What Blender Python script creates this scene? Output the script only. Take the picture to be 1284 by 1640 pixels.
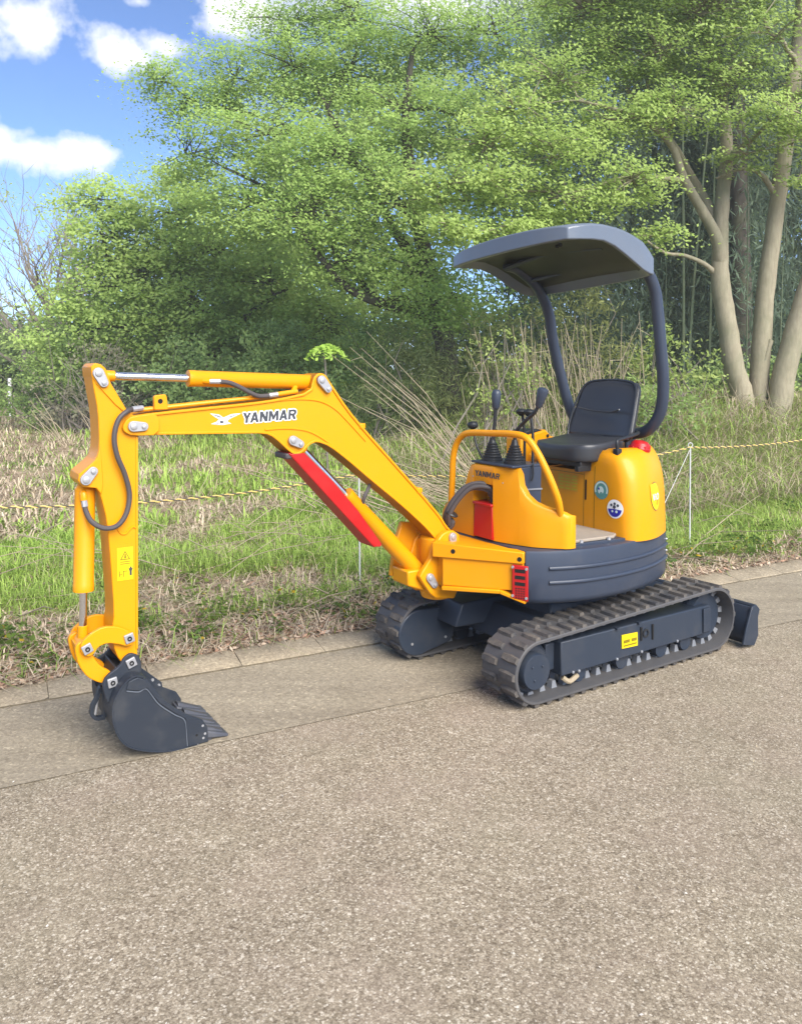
import bpy, bmesh, math, random
import numpy as np
from mathutils import Vector, Matrix, Euler
from mathutils.bvhtree import BVHTree

for _o in list(bpy.data.objects):
    bpy.data.objects.remove(_o, do_unlink=True)
scene = bpy.context.scene
COL = scene.collection
R = math.radians

# ------------------------------------------------------------------ camera
cam_data = bpy.data.cameras.new('camera')
cam_data.sensor_fit = 'HORIZONTAL'
cam_data.sensor_width = 36.0
cam_data.lens = 36.17
cam_data.shift_y = -0.144
cam_data.clip_start = 0.05
cam_data.clip_end = 2000
cam = bpy.data.objects.new('camera', cam_data)
COL.objects.link(cam)
cam.location = (0, 0, 1.5)
cam.rotation_euler = (R(88), 0, 0)
scene.camera = cam

# ------------------------------------------------------------------ light, sky, exposure
SUN_DIR = Vector((0.46, -0.76, 0.72)).normalized()
SUN_STRENGTH, SUN_ANGLE, SKY_STRENGTH, EXPOSURE = 3.5, 46, 0.122, 1.32
sun_data = bpy.data.lights.new('sun', 'SUN')
sun_data.energy = SUN_STRENGTH
sun_data.angle = R(SUN_ANGLE)
sun_data.color = (1.0, 0.95, 0.87)
sun = bpy.data.objects.new('sun', sun_data)
COL.objects.link(sun)
sun.location = SUN_DIR * 40
sun.rotation_euler = SUN_DIR.to_track_quat('Z', 'Y').to_euler()

world = bpy.data.worlds.new('World')
scene.world = world
world.use_nodes = True
wn, wl = world.node_tree.nodes, world.node_tree.links
wn.clear()
def W(t, **kw):
    n = wn.new(t)
    for k, v in kw.items():
        setattr(n, k, v)
    return n
w_out = W('ShaderNodeOutputWorld'); w_bg = W('ShaderNodeBackground')
w_bg.inputs['Strength'].default_value = SKY_STRENGTH
w_sky = W('ShaderNodeTexSky', sky_type='NISHITA')
w_sky.sun_disc = False
w_sky.sun_elevation = math.asin(SUN_DIR.z)
w_sky.sun_rotation = math.atan2(SUN_DIR.x, SUN_DIR.y)
w_sky.altitude = 50
w_sky.air_density = 0.5
w_sky.dust_density = 0.05
w_sky.ozone_density = 5.0
w_tc = W('ShaderNodeTexCoord')
def wmath(op, a, b=None, c=None, clamp=False):
    n = W('ShaderNodeMath', operation=op, use_clamp=clamp)
    for i, x in enumerate((a, b, c)):
        if x is None: continue
        if isinstance(x, (int, float)): n.inputs[i].default_value = x
        else: wl.new(x, n.inputs[i])
    return n.outputs[0]
# drifting cumulus: a few definite heaps, and broken cloud over the whole sky
w_n1 = W('ShaderNodeTexNoise'); w_n1.inputs['Scale'].default_value = 9.0; w_n1.inputs['Detail'].default_value = 7
w_n1.inputs['Roughness'].default_value = 0.58
w_n2 = W('ShaderNodeTexNoise'); w_n2.inputs['Scale'].default_value = 3.1; w_n2.inputs['Detail'].default_value = 6
wl.new(w_tc.outputs['Generated'], w_n1.inputs['Vector'])
w_off = W('ShaderNodeVectorMath', operation='ADD'); wl.new(w_tc.outputs['Generated'], w_off.inputs[0]); w_off.inputs[1].default_value = (5.1, 2.9, 1.3)
wl.new(w_off.outputs[0], w_n2.inputs['Vector'])
dens = None
for (c, sx, sz) in [((-0.400, 0.843, 0.360), .055, .042), ((-0.425, 0.840, 0.345), .05, .035),
                    ((-0.295, 0.891, 0.342), .075, .030), ((-0.262, 0.896, 0.355), .05, .026),
                    ((-0.400, 0.886, 0.236), .085, .022), ((-0.432, 0.868, 0.246), .05, .026), ((-0.357, 0.901, 0.238), .05, .014),
                    ((-0.175, 0.899, 0.395), .07, .035), ((-0.280, 0.876, 0.393), .022, .012),
                    ((0.03, 0.91, 0.41), .14, .05)]:
    sub = W('ShaderNodeVectorMath', operation='SUBTRACT'); wl.new(w_tc.outputs['Generated'], sub.inputs[0]); sub.inputs[1].default_value = c
    mul = W('ShaderNodeVectorMath', operation='MULTIPLY'); wl.new(sub.outputs[0], mul.inputs[0]); mul.inputs[1].default_value = (1/sx, 1/sx, 1/sz)
    ln = W('ShaderNodeVectorMath', operation='LENGTH'); wl.new(mul.outputs[0], ln.inputs[0])
    d = wmath('SUBTRACT', 1.25, ln.outputs['Value'])
    d = wmath('MAXIMUM', d, -1.0)
    dens = d if dens is None else wmath('MAXIMUM', dens, d)
n1c = wmath('SUBTRACT', w_n1.outputs['Fac'], 0.5)
heap = wmath('MULTIPLY_ADD', n1c, 4.6, wmath('SUBTRACT', dens, 0.26))
heap = wmath('MULTIPLY', heap, 1.5, clamp=True)
broken = wmath('MULTIPLY', wmath('SUBTRACT', w_n2.outputs['Fac'], 0.50), 5.0, clamp=True)
cover = wmath('MAXIMUM', heap, wmath('MULTIPLY', broken, 0.7))
cover = wmath('MULTIPLY', cover, 0.93)
w_mix = W('ShaderNodeMix', data_type='RGBA')
wl.new(cover, w_mix.inputs['Factor'])
wl.new(w_sky.outputs['Color'], w_mix.inputs['A'])
w_mix.inputs['B'].default_value = (4.6, 4.6, 4.65, 1)
wl.new(w_mix.outputs['Result'], w_bg.inputs['Color'])
wl.new(w_bg.outputs[0], w_out.inputs['Surface'])

vs = scene.view_settings
vs.view_transform = 'Standard'
vs.look = 'None'
vs.exposure = EXPOSURE
vs.gamma = 1.0
vs.use_curve_mapping = False
world.cycles.sampling_method = 'MANUAL'; world.cycles.sample_map_resolution = 256
cy = scene.cycles
cy.max_bounces = 4; cy.diffuse_bounces = 3; cy.glossy_bounces = 2; cy.transmission_bounces = 3; cy.transparent_max_bounces = 4
cy.volume_bounces = 0
cy.caustics_reflective = False; cy.caustics_refractive = False

# ------------------------------------------------------------------ materials
def new_mat(name):
    m = bpy.data.materials.new(name); m.use_nodes = True
    nt = m.node_tree; nt.nodes.clear()
    return m, nt
class NT:
    def __init__(s, name):
        s.m, s.nt = new_mat(name)
        s.out = s.n('ShaderNodeOutputMaterial')
    def n(s, t, ins=None, **kw):
        nd = s.nt.nodes.new(t)
        for k, v in kw.items(): setattr(nd, k, v)
        for k, v in (ins or {}).items():
            if hasattr(v, 'links') and hasattr(v, 'is_output'): s.nt.links.new(v, nd.inputs[k])
            else: nd.inputs[k].default_value = v
        return nd
    def link(s, a, b): s.nt.links.new(a, b)
    def noise(s, scale, detail=4, rough=.55, vec=None):
        nd = s.n('ShaderNodeTexNoise', {'Scale': scale, 'Detail': detail, 'Roughness': rough})
        if vec is not None: s.link(vec, nd.inputs['Vector'])
        return nd.outputs['Fac']
    def ramp(s, fac, stops):
        nd = s.n('ShaderNodeValToRGB'); s.link(fac, nd.inputs[0])
        el = nd.color_ramp.elements
        while len(el) > 1: el.remove(el[-1])
        el[0].position = stops[0][0]; el[0].color = (*stops[0][1], 1)
        for p, c in stops[1:]:
            e = el.new(p); e.color = (*c, 1)
        return nd.outputs['Color']
    def mix(s, fac, a, b, mode='MIX'):
        nd = s.n('ShaderNodeMix', data_type='RGBA', blend_type=mode)
        for sock, v in (('Factor', fac), ('A', a), ('B', b)):
            if hasattr(v, 'is_output'): s.link(v, nd.inputs[sock])
            elif sock == 'Factor': nd.inputs[sock].default_value = v
            else: nd.inputs[sock].default_value = (*v, 1)
        return nd.outputs['Result']
    def math(s, op, a, b, clamp=False):
        nd = s.n('ShaderNodeMath', operation=op, use_clamp=clamp)
        for i, v in enumerate((a, b)):
            if hasattr(v, 'is_output'): s.link(v, nd.inputs[i])
            else: nd.inputs[i].default_value = v
        return nd.outputs[0]
    def bump(s, h, strength=.2, dist=.01):
        nd = s.n('ShaderNodeBump', {'Strength': strength, 'Distance': dist}); s.link(h, nd.inputs['Height'])
        return nd.outputs['Normal']
    def principled(s, color, rough=.5, metal=0., normal=None, coat=0., spec=.5):
        b = s.n('ShaderNodeBsdfPrincipled')
        for k, v in (('Base Color', color), ('Roughness', rough), ('Metallic', metal), ('Normal', normal), ('Coat Weight', coat), ('Specular IOR Level', spec)):
            if v is None: continue
            if hasattr(v, 'is_output'): s.link(v, b.inputs[k])
            elif k == 'Base Color': b.inputs[k].default_value = (*v, 1)
            else: b.inputs[k].default_value = v
        b.inputs['Coat Roughness'].default_value = .12
        s.link(b.outputs[0], s.out.inputs['Surface'])
        return b
    def pos(s): return s.n('ShaderNodeNewGeometry').outputs['Position']

def paint(name, col, rough=.34, coat=.25, dirt=(.35, .27, .18), dirt_amt=.12, spec=.4):
    t = NT(name)
    p = t.n('ShaderNodeTexCoord').outputs['Object']
    n = t.noise(7, 6, .6, p); n2 = t.noise(60, 3, .6, p)
    f = t.math('MULTIPLY', t.math('SUBTRACT', n, .5, True), dirt_amt * 3, True)
    c = t.mix(f, col, dirt)
    c2 = t.mix(t.math('MULTIPLY', n2, .10), c, tuple(x * .7 for x in col))
    r = t.math('ADD', t.math('MULTIPLY', n, .22), rough - .1)
    t.principled(c2, r, 0, t.bump(n2, .05, .002), coat, spec)
    return t.m
M = {}
M['yellow'] = paint('excavator_yellow_paint', (.71, .285, .0008), .40, .10, dirt_amt=.03, spec=.28)
M['grey'] = paint('dark_grey_paint', (.030, .041, .066), .42, .10, (.16, .14, .11), .10)
M['navy'] = paint('undercarriage_dark_paint', (.021, .030, .047), .45, .08, (.18, .15, .11), .14)
M['bucketgrey'] = paint('bucket_dark_paint', (.019, .025, .036), .50, .04, (.15, .14, .12), .26)
M['red'] = paint('red_paint', (.40, .005, .006), .40, .08, dirt_amt=.05)
M['black'] = paint('black_plastic', (.016, .018, .021), .45, 0, (.12, .11, .1), .08)
M['lime'] = paint('print_lime', (.52, .42, .01), .5, 0, dirt_amt=0)
M['tooth'] = paint('scuffed_tooth_steel', (.060, .064, .078), .42, 0, (.24, .23, .22), .35)
M['weld'] = paint('weld_grey', (.10, .115, .14), .5, 0, dirt_amt=.05)
M['vinyl'] = paint('black_vinyl', (.030, .032, .037), .33, .10, (.12, .11, .10), .06)
M['roof'] = paint('canopy_grey_plastic', (.115, .138, .175), .34, .25, (.22, .21, .2), .10)
M['dark'] = paint('deep_black', (.006, .006, .006), .8, 0, dirt_amt=0)
M['white'] = paint('white_print', (.80, .80, .78), .4, 0, dirt_amt=.02)
M['stickeryellow'] = paint('sticker_yellow', (.66, .50, .004), .4, 0, dirt_amt=.02)
M['stickerpale'] = paint('sticker_faded_yellow', (.62, .30, .003), .45, 0, dirt_amt=.03)
M['olive'] = paint('print_olive', (.20, .145, .004), .5, 0, dirt_amt=0)
M['print'] = paint('print_dark', (.045, .05, .06), .45, 0, dirt_amt=.02)
M['teal'] = paint('print_teal', (.10, .28, .25), .4, 0, dirt_amt=0)
M['blue'] = paint('print_blue', (.02, .02, .30), .4, 0, dirt_amt=0)
M['palegreen'] = paint('print_pale', (.55, .68, .62), .4, 0, dirt_amt=0)
M['hose'] = paint('hose_rubber', (.065, .056, .056), .55, 0, (.2, .17, .14), .12)
def metal(name, col, rough, m=1.0):
    t = NT(name); n = t.noise(30, 4)
    t.principled(t.mix(t.math('MULTIPLY', n, .3), col, tuple(c * .6 for c in col)), t.math('ADD', t.math('MULTIPLY', n, .15), rough), m)
    return t.m
M['chrome'] = metal('chrome_rod', (.78, .78, .80), .10)
M['steel'] = metal('zinc_plate', (.42, .42, .43), .42, .55)
M['worn'] = metal('worn_steel', (.24, .25, .27), .5, .4)
def rubber():
    t = NT('track_rubber'); p = t.pos()
    n = t.noise(9, 6, .65, p); n2 = t.noise(70, 4, .7, p)
    f = t.math('MULTIPLY', t.math('SUBTRACT', n, .40, True), 3.0, True)
    f = t.math('MULTIPLY', f, t.math('ADD', t.math('MULTIPLY', n2, 1.1), .1), True)
    c = t.mix(f, (.045, .045, .048), (.22, .185, .145))
    t.principled(c, .75, 0, t.bump(n2, .5, .004), 0, .3)
    return t.m
M['rubber'] = rubber()
def belt_side():
    t = NT('track_belt_rubber'); p = t.pos()
    n = t.noise(12, 5, .6, p)
    t.principled(t.mix(t.math('MULTIPLY', n, .35), (.05, .052, .058), (.15, .13, .11)), .62, 0, t.bump(t.noise(90, 3, .6, p), .25, .003))
    return t.m
M['belt'] = belt_side()
def floor_mat():
    t = NT('floor_mat'); p = t.pos()
    n = t.noise(25, 5, .6, p)
    t.principled(t.mix(n, (.23, .19, .15), (.34, .29, .23)), .85, 0, t.bump(n, .3, .003))
    return t.m
M['mat'] = floor_mat()

# leaf, grass, bark
def leafmat(name, trans=.35, rough=.55):
    t = NT(name)
    a = t.n('ShaderNodeAttribute', attribute_name='col').outputs['Color']
    d = t.n('ShaderNodeBsdfPrincipled'); t.link(a, d.inputs['Base Color']); d.inputs['Roughness'].default_value = rough
    d.inputs['Specular IOR Level'].default_value = .3
    tr = t.n('ShaderNodeBsdfTranslucent'); t.link(a, tr.inputs['Color'])
    mx = t.n('ShaderNodeMixShader'); mx.inputs[0].default_value = trans
    t.link(d.outputs[0], mx.inputs[1]); t.link(tr.outputs[0], mx.inputs[2]); t.link(mx.outputs[0], t.out.inputs['Surface'])
    return t.m
M['leaf'] = leafmat('leaf', .5)
M['grass'] = leafmat('grass_blade', .30, .6)
M['straw'] = leafmat('dry_straw', .15, .8)
def bark(name, c0, c1, sc):
    t = NT(name)
    tc = t.n('ShaderNodeTexCoord').outputs['Object']
    mp = t.n('ShaderNodeMapping', {'Scale': (1, 1, .25)}); t.link(tc, mp.inputs['Vector'])
    n = t.noise(sc, 6, .65, mp.outputs[0]); n2 = t.noise(2.2, 4, .6, tc)
    c = t.mix(t.math('MULTIPLY', t.math('SUBTRACT', n2, .45, True), 2.2, True), t.ramp(n, [(.3, c0), (.7, c1)]), (.16, .17, .10))
    t.principled(c, .9, 0, t.bump(n, .35, .012), 0, .2)
    return t.m
M['barkpale'] = bark('pale_bark', (.235, .205, .145), (.33, .295, .21), 26)
M['barkdark'] = bark('dark_bark', (.035, .03, .026), (.09, .078, .065), 18)
M['twig'] = bark('grey_twig', (.14, .12, .10), (.24, .21, .18), 20)
M['culm'] = bark('bamboo_culm', (.07, .10, .06), (.13, .165, .10), 9)
M['cane'] = bark('dry_cane', (.27, .215, .145), (.40, .33, .235), 12)

def asphalt():
    t = NT('worn_asphalt'); p = t.pos()
    v = t.n('ShaderNodeTexVoronoi', {'Scale': 190., 'Randomness': 1.}); t.link(p, v.inputs['Vector'])
    v2 = t.n('ShaderNodeTexVoronoi', {'Scale': 115., 'Randomness': 1.}); t.link(p, v2.inputs['Vector'])
    sep = t.n('ShaderNodeSeparateColor'); t.link(v.outputs['Color'], sep.inputs[0])
    sep2 = t.n('ShaderNodeSeparateColor'); t.link(v2.outputs['Color'], sep2.inputs[0])
    stone = t.ramp(sep.outputs[0], [(0, (.105, .085, .060)), (.3, (.20, .168, .122)), (.6, (.275, .235, .175)), (.85, (.36, .315, .245)), (.97, (.56, .51, .42)), (1, (.68, .64, .56))])
    stone2 = t.ramp(sep2.outputs[1], [(0, (.13, .105, .077)), (.5, (.245, .208, .155)), (.93, (.34, .295, .23)), (1, (.62, .58, .50))])
    c = t.mix(.45, stone, stone2)
    gap = t.ramp(v.outputs['Distance'], [(.0, (1, 1, 1)), (.5, (.95, .95, .95)), (.85, (.70, .69, .68))])
    c = t.mix(1., c, gap, 'MULTIPLY')
    n = t.noise(.55, 5, .6, p); n2 = t.noise(3.5, 5, .6, p); n3 = t.noise(14, 4, .6, p)
    tone = t.ramp(n, [(.3, (1.07, 1.05, 1.03)), (.7, (1.20, 1.175, 1.12))])
    c = t.mix(1., c, tone, 'MULTIPLY')
    c = t.mix(1., c, t.ramp(n2, [(.3, (.90, .89, .88)), (.7, (1.08, 1.08, 1.08))]), 'MULTIPLY')
    c = t.mix(1., c, t.ramp(n3, [(.3, (.95, .95, .95)), (.7, (1.05, 1.05, 1.05))]), 'MULTIPLY')
    h = t.math('SUBTRACT', 1.0, v.outputs['Distance'])
    c = t.mix(t.math('MULTIPLY', t.math('SUBTRACT', t.noise(1.1, 5, .65, p), .5, True), 1.6, True), c, (.225, .205, .14))
    c = t.mix(t.math('MULTIPLY', t.math('SUBTRACT', t.noise(2.3, 4, .6, t.n('ShaderNodeVectorMath', {0: p, 1: (7.3, 2.1, 4.4)}, operation='ADD').outputs[0]), .5, True), 1.5, True), c, (.30, .235, .185))
    gr = t.noise(330, 2, .6, p)
    c = t.mix(1., c, t.ramp(gr, [(.3, (.82, .82, .82)), (.7, (1.2, 1.2, 1.2))]), 'MULTIPLY')
    t.principled(c, .9, 0, t.bump(t.math('ADD', t.math('MULTIPLY', h, .5), gr), .30, .004), 0, .2)
    return t.m
M['asphalt'] = asphalt()
def concrete(name, c0, c1, sc=1.):
    t = NT(name); p = t.pos()
    n = t.noise(1.6, 6, .65, p); n2 = t.noise(45, 5, .7, p); n3 = t.noise(220, 2, .6, p)
    c = t.ramp(n, [(.3, c0), (.7, c1)])
    c = t.mix(1., c, t.ramp(n2, [(.3, (.80, .79, .77)), (.7, (1.14, 1.14, 1.13))]), 'MULTIPLY')
    c = t.mix(1., c, t.ramp(n3, [(.3, (.86, .86, .86)), (.7, (1.12, 1.12, 1.12))]), 'MULTIPLY')
    s = t.noise(.8, 6, .7, p)
    c = t.mix(t.math('MULTIPLY', t.math('SUBTRACT', s, .53, True), 2.6, True), c, (.145, .118, .088))
    vo = t.n('ShaderNodeTexVoronoi', {'Scale': 110.}); t.link(p, vo.inputs['Vector'])
    sc_ = t.n('ShaderNodeSeparateColor'); t.link(vo.outputs['Color'], sc_.inputs[0])
    c = t.mix(1., c, t.ramp(sc_.outputs[0], [(0, (.80, .79, .78)), (.6, (1, 1, 1)), (.95, (1.12, 1.12, 1.11)), (1, (1.5, 1.5, 1.48))]), 'MULTIPLY')
    st = t.n('ShaderNodeMapping', {'Rotation': (0, 0, -K0), 'Scale': (.35, 5.5, 1)}); t.link(p, st.inputs['Vector'])
    c = t.mix(1., c, t.ramp(t.noise(1.0, 5, .6, st.outputs[0]), [(.3, (.86, .85, .85)), (.7, (1.10, 1.10, 1.09))]), 'MULTIPLY')
    t.principled(c, .9, 0, t.bump(n2, .35, .004), 0, .25)
    return t.m
K0 = R(26.9)
M['gutter'] = concrete('gutter_concrete', (.255, .218, .160), (.335, .290, .218))
M['kerb'] = concrete('kerb_concrete', (.27, .225, .16), (.355, .302, .222))
M['mortar'] = concrete('joint_dirt', (.12, .10, .07), (.17, .145, .10))
def soil():
    t = NT('soil_and_thatch'); p = t.pos()
    n = t.noise(1.3, 5, .6, p); n2 = t.noise(24, 5, .7, p); n3 = t.noise(.5, 4, .6, p)
    c = t.ramp(n2, [(.3, (.17, .125, .085)), (.5, (.31, .235, .165)), (.72, (.46, .37, .27))])
    g = t.ramp(n2, [(.3, (.06, .10, .02)), (.7, (.20, .28, .06))])
    c = t.mix(t.ramp(n, [(.52, (0, 0, 0)), (.66, (1, 1, 1))]), c, g)
    t.principled(c, .95, 0, t.bump(n2, .8, .03), 0, .1)
    return t.m
M['soil'] = soil()

# ------------------------------------------------------------------ mesh helpers
def tag(o, label=None, cat=None, group=None, kind=None):
    if label: o['label'] = label
    if cat: o['category'] = cat
    if group: o['group'] = group
    if kind: o['kind'] = kind
    return o
def empty(name, loc=(0, 0, 0), rz=0):
    o = bpy.data.objects.new(name, None); o.empty_display_size = .1
    COL.objects.link(o); o.location = loc; o.rotation_euler = (0, 0, rz)
    return o
def frame_of(pts):
    """parallel transport frames along a polyline"""
    P = [Vector(p) for p in pts]
    T = []
    for i in range(len(P)):
        a = P[max(i-1, 0)]; b = P[min(i+1, len(P)-1)]
        d = (b - a)
        T.append(d.normalized() if d.length > 1e-9 else Vector((0, 0, 1)))
    ref = Vector((0, 0, 1)) if abs(T[0].z) < .9 else Vector((1, 0, 0))
    N = (ref - T[0]*ref.dot(T[0])).normalized()
    out = []
    for i, t in enumerate(T):
        N = (N - t*N.dot(t))
        N = N.normalized() if N.length > 1e-6 else t.orthogonal().normalized()
        out.append((P[i], t, N, t.cross(N)))
    return out
def catmull(pts, k=6):
    P = [Vector(p) for p in pts]
    out = []
    for i in range(len(P)-1):
        p0, p1, p2, p3 = P[max(i-1, 0)], P[i], P[i+1], P[min(i+2, len(P)-1)]
        for j in range(k):
            t = j/k
            out.append(.5*((2*p1)+(-p0+p2)*t+(2*p0-5*p1+4*p2-p3)*t*t+(-p0+3*p1-3*p2+p3)*t**3))
    out.append(P[-1])
    return out
class MB:
    def __init__(s, off=(0, 0, 0)):
        s.v = []; s.f = []; s.off = Vector(off)
    def add(s, vs, fs):
        b = len(s.v)
        s.v += [tuple(Vector(x) - s.off) for x in vs]
        s.f += [tuple(b+i for i in f) for f in fs]
        return s
    def box(s, lo, hi):
        (a, b, c), (d, e, f) = lo, hi
        return s.add([(a,b,c),(d,b,c),(d,e,c),(a,e,c),(a,b,f),(d,b,f),(d,e,f),(a,e,f)],
                     [(0,3,2,1),(4,5,6,7),(0,1,5,4),(1,2,6,5),(2,3,7,6),(3,0,4,7)])
    def hexa(s, p):   # 8 points: bottom ring 4, top ring 4
        return s.add(p, [(0,3,2,1),(4,5,6,7),(0,1,5,4),(1,2,6,5),(2,3,7,6),(3,0,4,7)])
    def prism(s, poly, a0, a1, axis='v'):
        """poly of 2D points extruded along an axis: 'v' (poly=u,z), 'u' (poly=v,z), 'z' (poly=u,v)"""
        def mk(p, a):
            return {'v': (p[0], a, p[1]), 'u': (a, p[0], p[1]), 'z': (p[0], p[1], a)}[axis]
        n = len(poly)
        vs = [mk(p, a0) for p in poly] + [mk(p, a1) for p in poly]
        fs = [tuple(range(n)), tuple(range(2*n-1, n-1, -1))]
        fs += [(i, i+n, (i+1) % n + n, (i+1) % n) for i in range(n)]
        return s.add(vs, fs)
    def ribbon(s, poly, th, a0, a1, closed=True):
        """a strip of thickness th (inwards) along a polygon in u-z, spanning v a0..a1"""
        n = len(poly); P = [Vector((p[0], p[1])) for p in poly]
        area = sum(P[i].x*P[(i+1) % n].y - P[(i+1) % n].x*P[i].y for i in range(n))
        sg = 1 if area > 0 else -1
        Q = []
        for i in range(n):
            a, b, c = P[i-1], P[i], P[(i+1) % n]
            if not closed and i == 0: a = b*2-c
            if not closed and i == n-1: c = b*2-a
            d1 = (b-a).normalized(); d2 = (c-b).normalized()
            n1 = Vector((-d1.y, d1.x))*sg; n2 = Vector((-d2.y, d2.x))*sg
            m = (n1+n2); m = m.normalized() if m.length > 1e-6 else n1
            k = th/max(.45, m.dot(n1))
            Q.append(b+m*k)
        vs = []
        for i in range(n):
            vs += [(P[i].x, a0, P[i].y), (P[i].x, a1, P[i].y), (Q[i].x, a1, Q[i].y), (Q[i].x, a0, Q[i].y)]
        fs = []
        m = n if closed else n-1
        for i in range(m):
            j = (i+1) % n
            for k in range(4):
                fs.append((4*i+k, 4*i+(k+1) % 4, 4*j+(k+1) % 4, 4*j+k))
        if not closed:
            fs += [(0, 3, 2, 1), (4*n-4, 4*n-3, 4*n-2, 4*n-1)]
        return s.add(vs, fs)
    def tube(s, pts, r, n=10, cap=True):
        fr = frame_of(pts)
        rs = r if isinstance(r, (list, tuple)) else [r]*len(fr)
        vs = []
        for (p, t, a, b), rr in zip(fr, rs):
            for k in range(n):
                th = 2*math.pi*k/n
                vs.append(p + (a*math.cos(th)+b*math.sin(th))*rr)
        fs = []
        for i in range(len(fr)-1):
            for k in range(n):
                fs.append((i*n+k, i*n+(k+1) % n, (i+1)*n+(k+1) % n, (i+1)*n+k))
        if cap:
            fs.append(tuple(range(n-1, -1, -1))); fs.append(tuple((len(fr)-1)*n+k for k in range(n)))
        return s.add(vs, fs)
    def cyl(s, a, b, r, n=24, r2=None):
        return s.tube([a, b], [r, r if r2 is None else r2], n)
    def lathe(s, c, axis, prof, n=24):
        """prof: (distance along axis, radius)"""
        ax = Vector(axis).normalized(); N = ax.orthogonal().normalized(); B = ax.cross(N)
        c = Vector(c); vs = []
        for d, r in prof:
            for k in range(n):
                th = 2*math.pi*k/n
                vs.append(c+ax*d+(N*math.cos(th)+B*math.sin(th))*max(r, 1e-4))
        fs = []
        for i in range(len(prof)-1):
            for k in range(n):
                fs.append((i*n+k, i*n+(k+1) % n, (i+1)*n+(k+1) % n, (i+1)*n+k))
        fs.append(tuple(range(n-1, -1, -1))); fs.append(tuple((len(prof)-1)*n+k for k in range(n)))
        return s.add(vs, fs)
    def loft(s, rings, cap0=True, cap1=True):
        n = len(rings[0]); vs = [p for r in rings for p in r]; fs = []
        for i in range(len(rings)-1):
            for k in range(n):
                fs.append((i*n+k, i*n+(k+1) % n, (i+1)*n+(k+1) % n, (i+1)*n+k))
        if cap0: fs.append(tuple(range(n-1, -1, -1)))
        if cap1: fs.append(tuple((len(rings)-1)*n+k for k in range(n)))
        return s.add(vs, fs)
    def mesh(s, name, mat=None, smooth=30, fix=True):
        me = bpy.data.meshes.new(name)
        me.from_pydata(s.v, [], s.f); me.validate()
        if fix:
            bm = bmesh.new(); bm.from_mesh(me)
            bmesh.ops.recalc_face_normals(bm, faces=bm.faces); bm.to_mesh(me); bm.free()
        if smooth:
            me.polygons.foreach_set('use_smooth', [True]*len(me.polygons))
            me.set_sharp_from_angle(angle=R(smooth))
        if mat: me.materials.append(M[mat])
        return me
    def build(s, name, mat, parent=None, bevel=0, seg=2, smooth=30, label=None):
        o = bpy.data.objects.new(name, s.mesh(name, mat, smooth))
        COL.objects.link(o)
        if parent is not None: o.parent = parent
        if bevel:
            b = o.modifiers.new('edge', 'BEVEL'); b.width = bevel; b.segments = seg; b.limit_method = 'ANGLE'; b.angle_limit = R(32)
            b.harden_normals = False
        if label: o['label'] = label
        return o
def np_mesh(name, verts, faces, mat, cols=None, smooth=False):
    """fast mesh from arrays; faces (F,k) or None with a list of arrays"""
    me = bpy.data.meshes.new(name)
    verts = np.asarray(verts, np.float32).reshape(-1, 3)
    fl = faces if isinstance(faces, list) else [faces]
    me.vertices.add(len(verts)); me.vertices.foreach_set('co', verts.ravel())
    loops = np.concatenate([f.ravel() for f in fl]).astype(np.int32)
    tot = np.concatenate([np.full(len(f), f.shape[1]) for f in fl])
    start = np.concatenate([[0], np.cumsum(tot)[:-1]]).astype(np.int32)
    me.loops.add(len(loops)); me.loops.foreach_set('vertex_index', loops)
    me.polygons.add(len(start)); me.polygons.foreach_set('loop_start', start)
    if smooth: me.polygons.foreach_set('use_smooth', np.ones(len(start), bool))
    me.update(calc_edges=True)
    if cols is not None:
        at = me.color_attributes.new('col', 'FLOAT_COLOR', 'POINT')
        c4 = np.ones((len(verts), 4), np.float32); c4[:, :3] = cols
        at.data.foreach_set('color', c4.ravel())
    me.materials.append(M[mat])
    return me
def link(name, me, parent=None):
    o = bpy.data.objects.new(name, me); COL.objects.link(o)
    if parent is not None: o.parent = parent
    return o
rng = np.random.default_rng(7)
def sm(x, a, b):
    t = np.clip((np.asarray(x, float)-a)/(b-a), 0, 1)
    return t*t*(3-2*t)
def vnoise(x, y, sc, seed=0):
    """smooth value noise 0..1"""
    g = np.random.default_rng(100+seed).random((64, 64))
    X = np.asarray(x)*sc; Y = np.asarray(y)*sc
    xi = np.floor(X).astype(int); yi = np.floor(Y).astype(int)
    fx = X-xi; fy = Y-yi; fx = fx*fx*(3-2*fx); fy = fy*fy*(3-2*fy)
    a = g[xi % 64, yi % 64]; b = g[(xi+1) % 64, yi % 64]; c = g[xi % 64, (yi+1) % 64]; d = g[(xi+1) % 64, (yi+1) % 64]
    return (a*(1-fx)+b*fx)*(1-fy)+(c*(1-fx)+d*fx)*fy

# ------------------------------------------------------------------ the setting: road, gutter, kerb, verge
K = R(26.9); cK, sK = math.cos(K), math.sin(K)
def dn(d, n): return d*cK - n*sK, d*sK + n*cK
def to_dn(x, y): return x*cK + y*sK, -x*sK + y*cK
def height(x, y):
    d, n = to_dn(np.asarray(x, float), np.asarray(y, float))
    h = .015 + .03*sm(n, 4.1, 4.6) + .85*sm(d, 2.5, 8.5)*sm(n, 5.2, 8.4) + .22*sm(n, 5, 20)
    h = h + (vnoise(x, y, 1.1, 3)-.5)*.10*sm(n, 4.4, 6.0) + (vnoise(x, y, 3.3, 4)-.5)*.035*sm(n, 4.2, 5)
    return h
def strip(name, n0, n1, z, mat, d0=-120, d1=160, kind='structure'):
    q = [dn(d0, n0), dn(d1, n0), dn(d1, n1), dn(d0, n1)]
    me = bpy.data.meshes.new(name); me.from_pydata([(x, y, z) for x, y in q], [], [(0, 1, 2, 3)]); me.materials.append(M[mat])
    o = link(name, me); tag(o, kind=kind); return o
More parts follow.
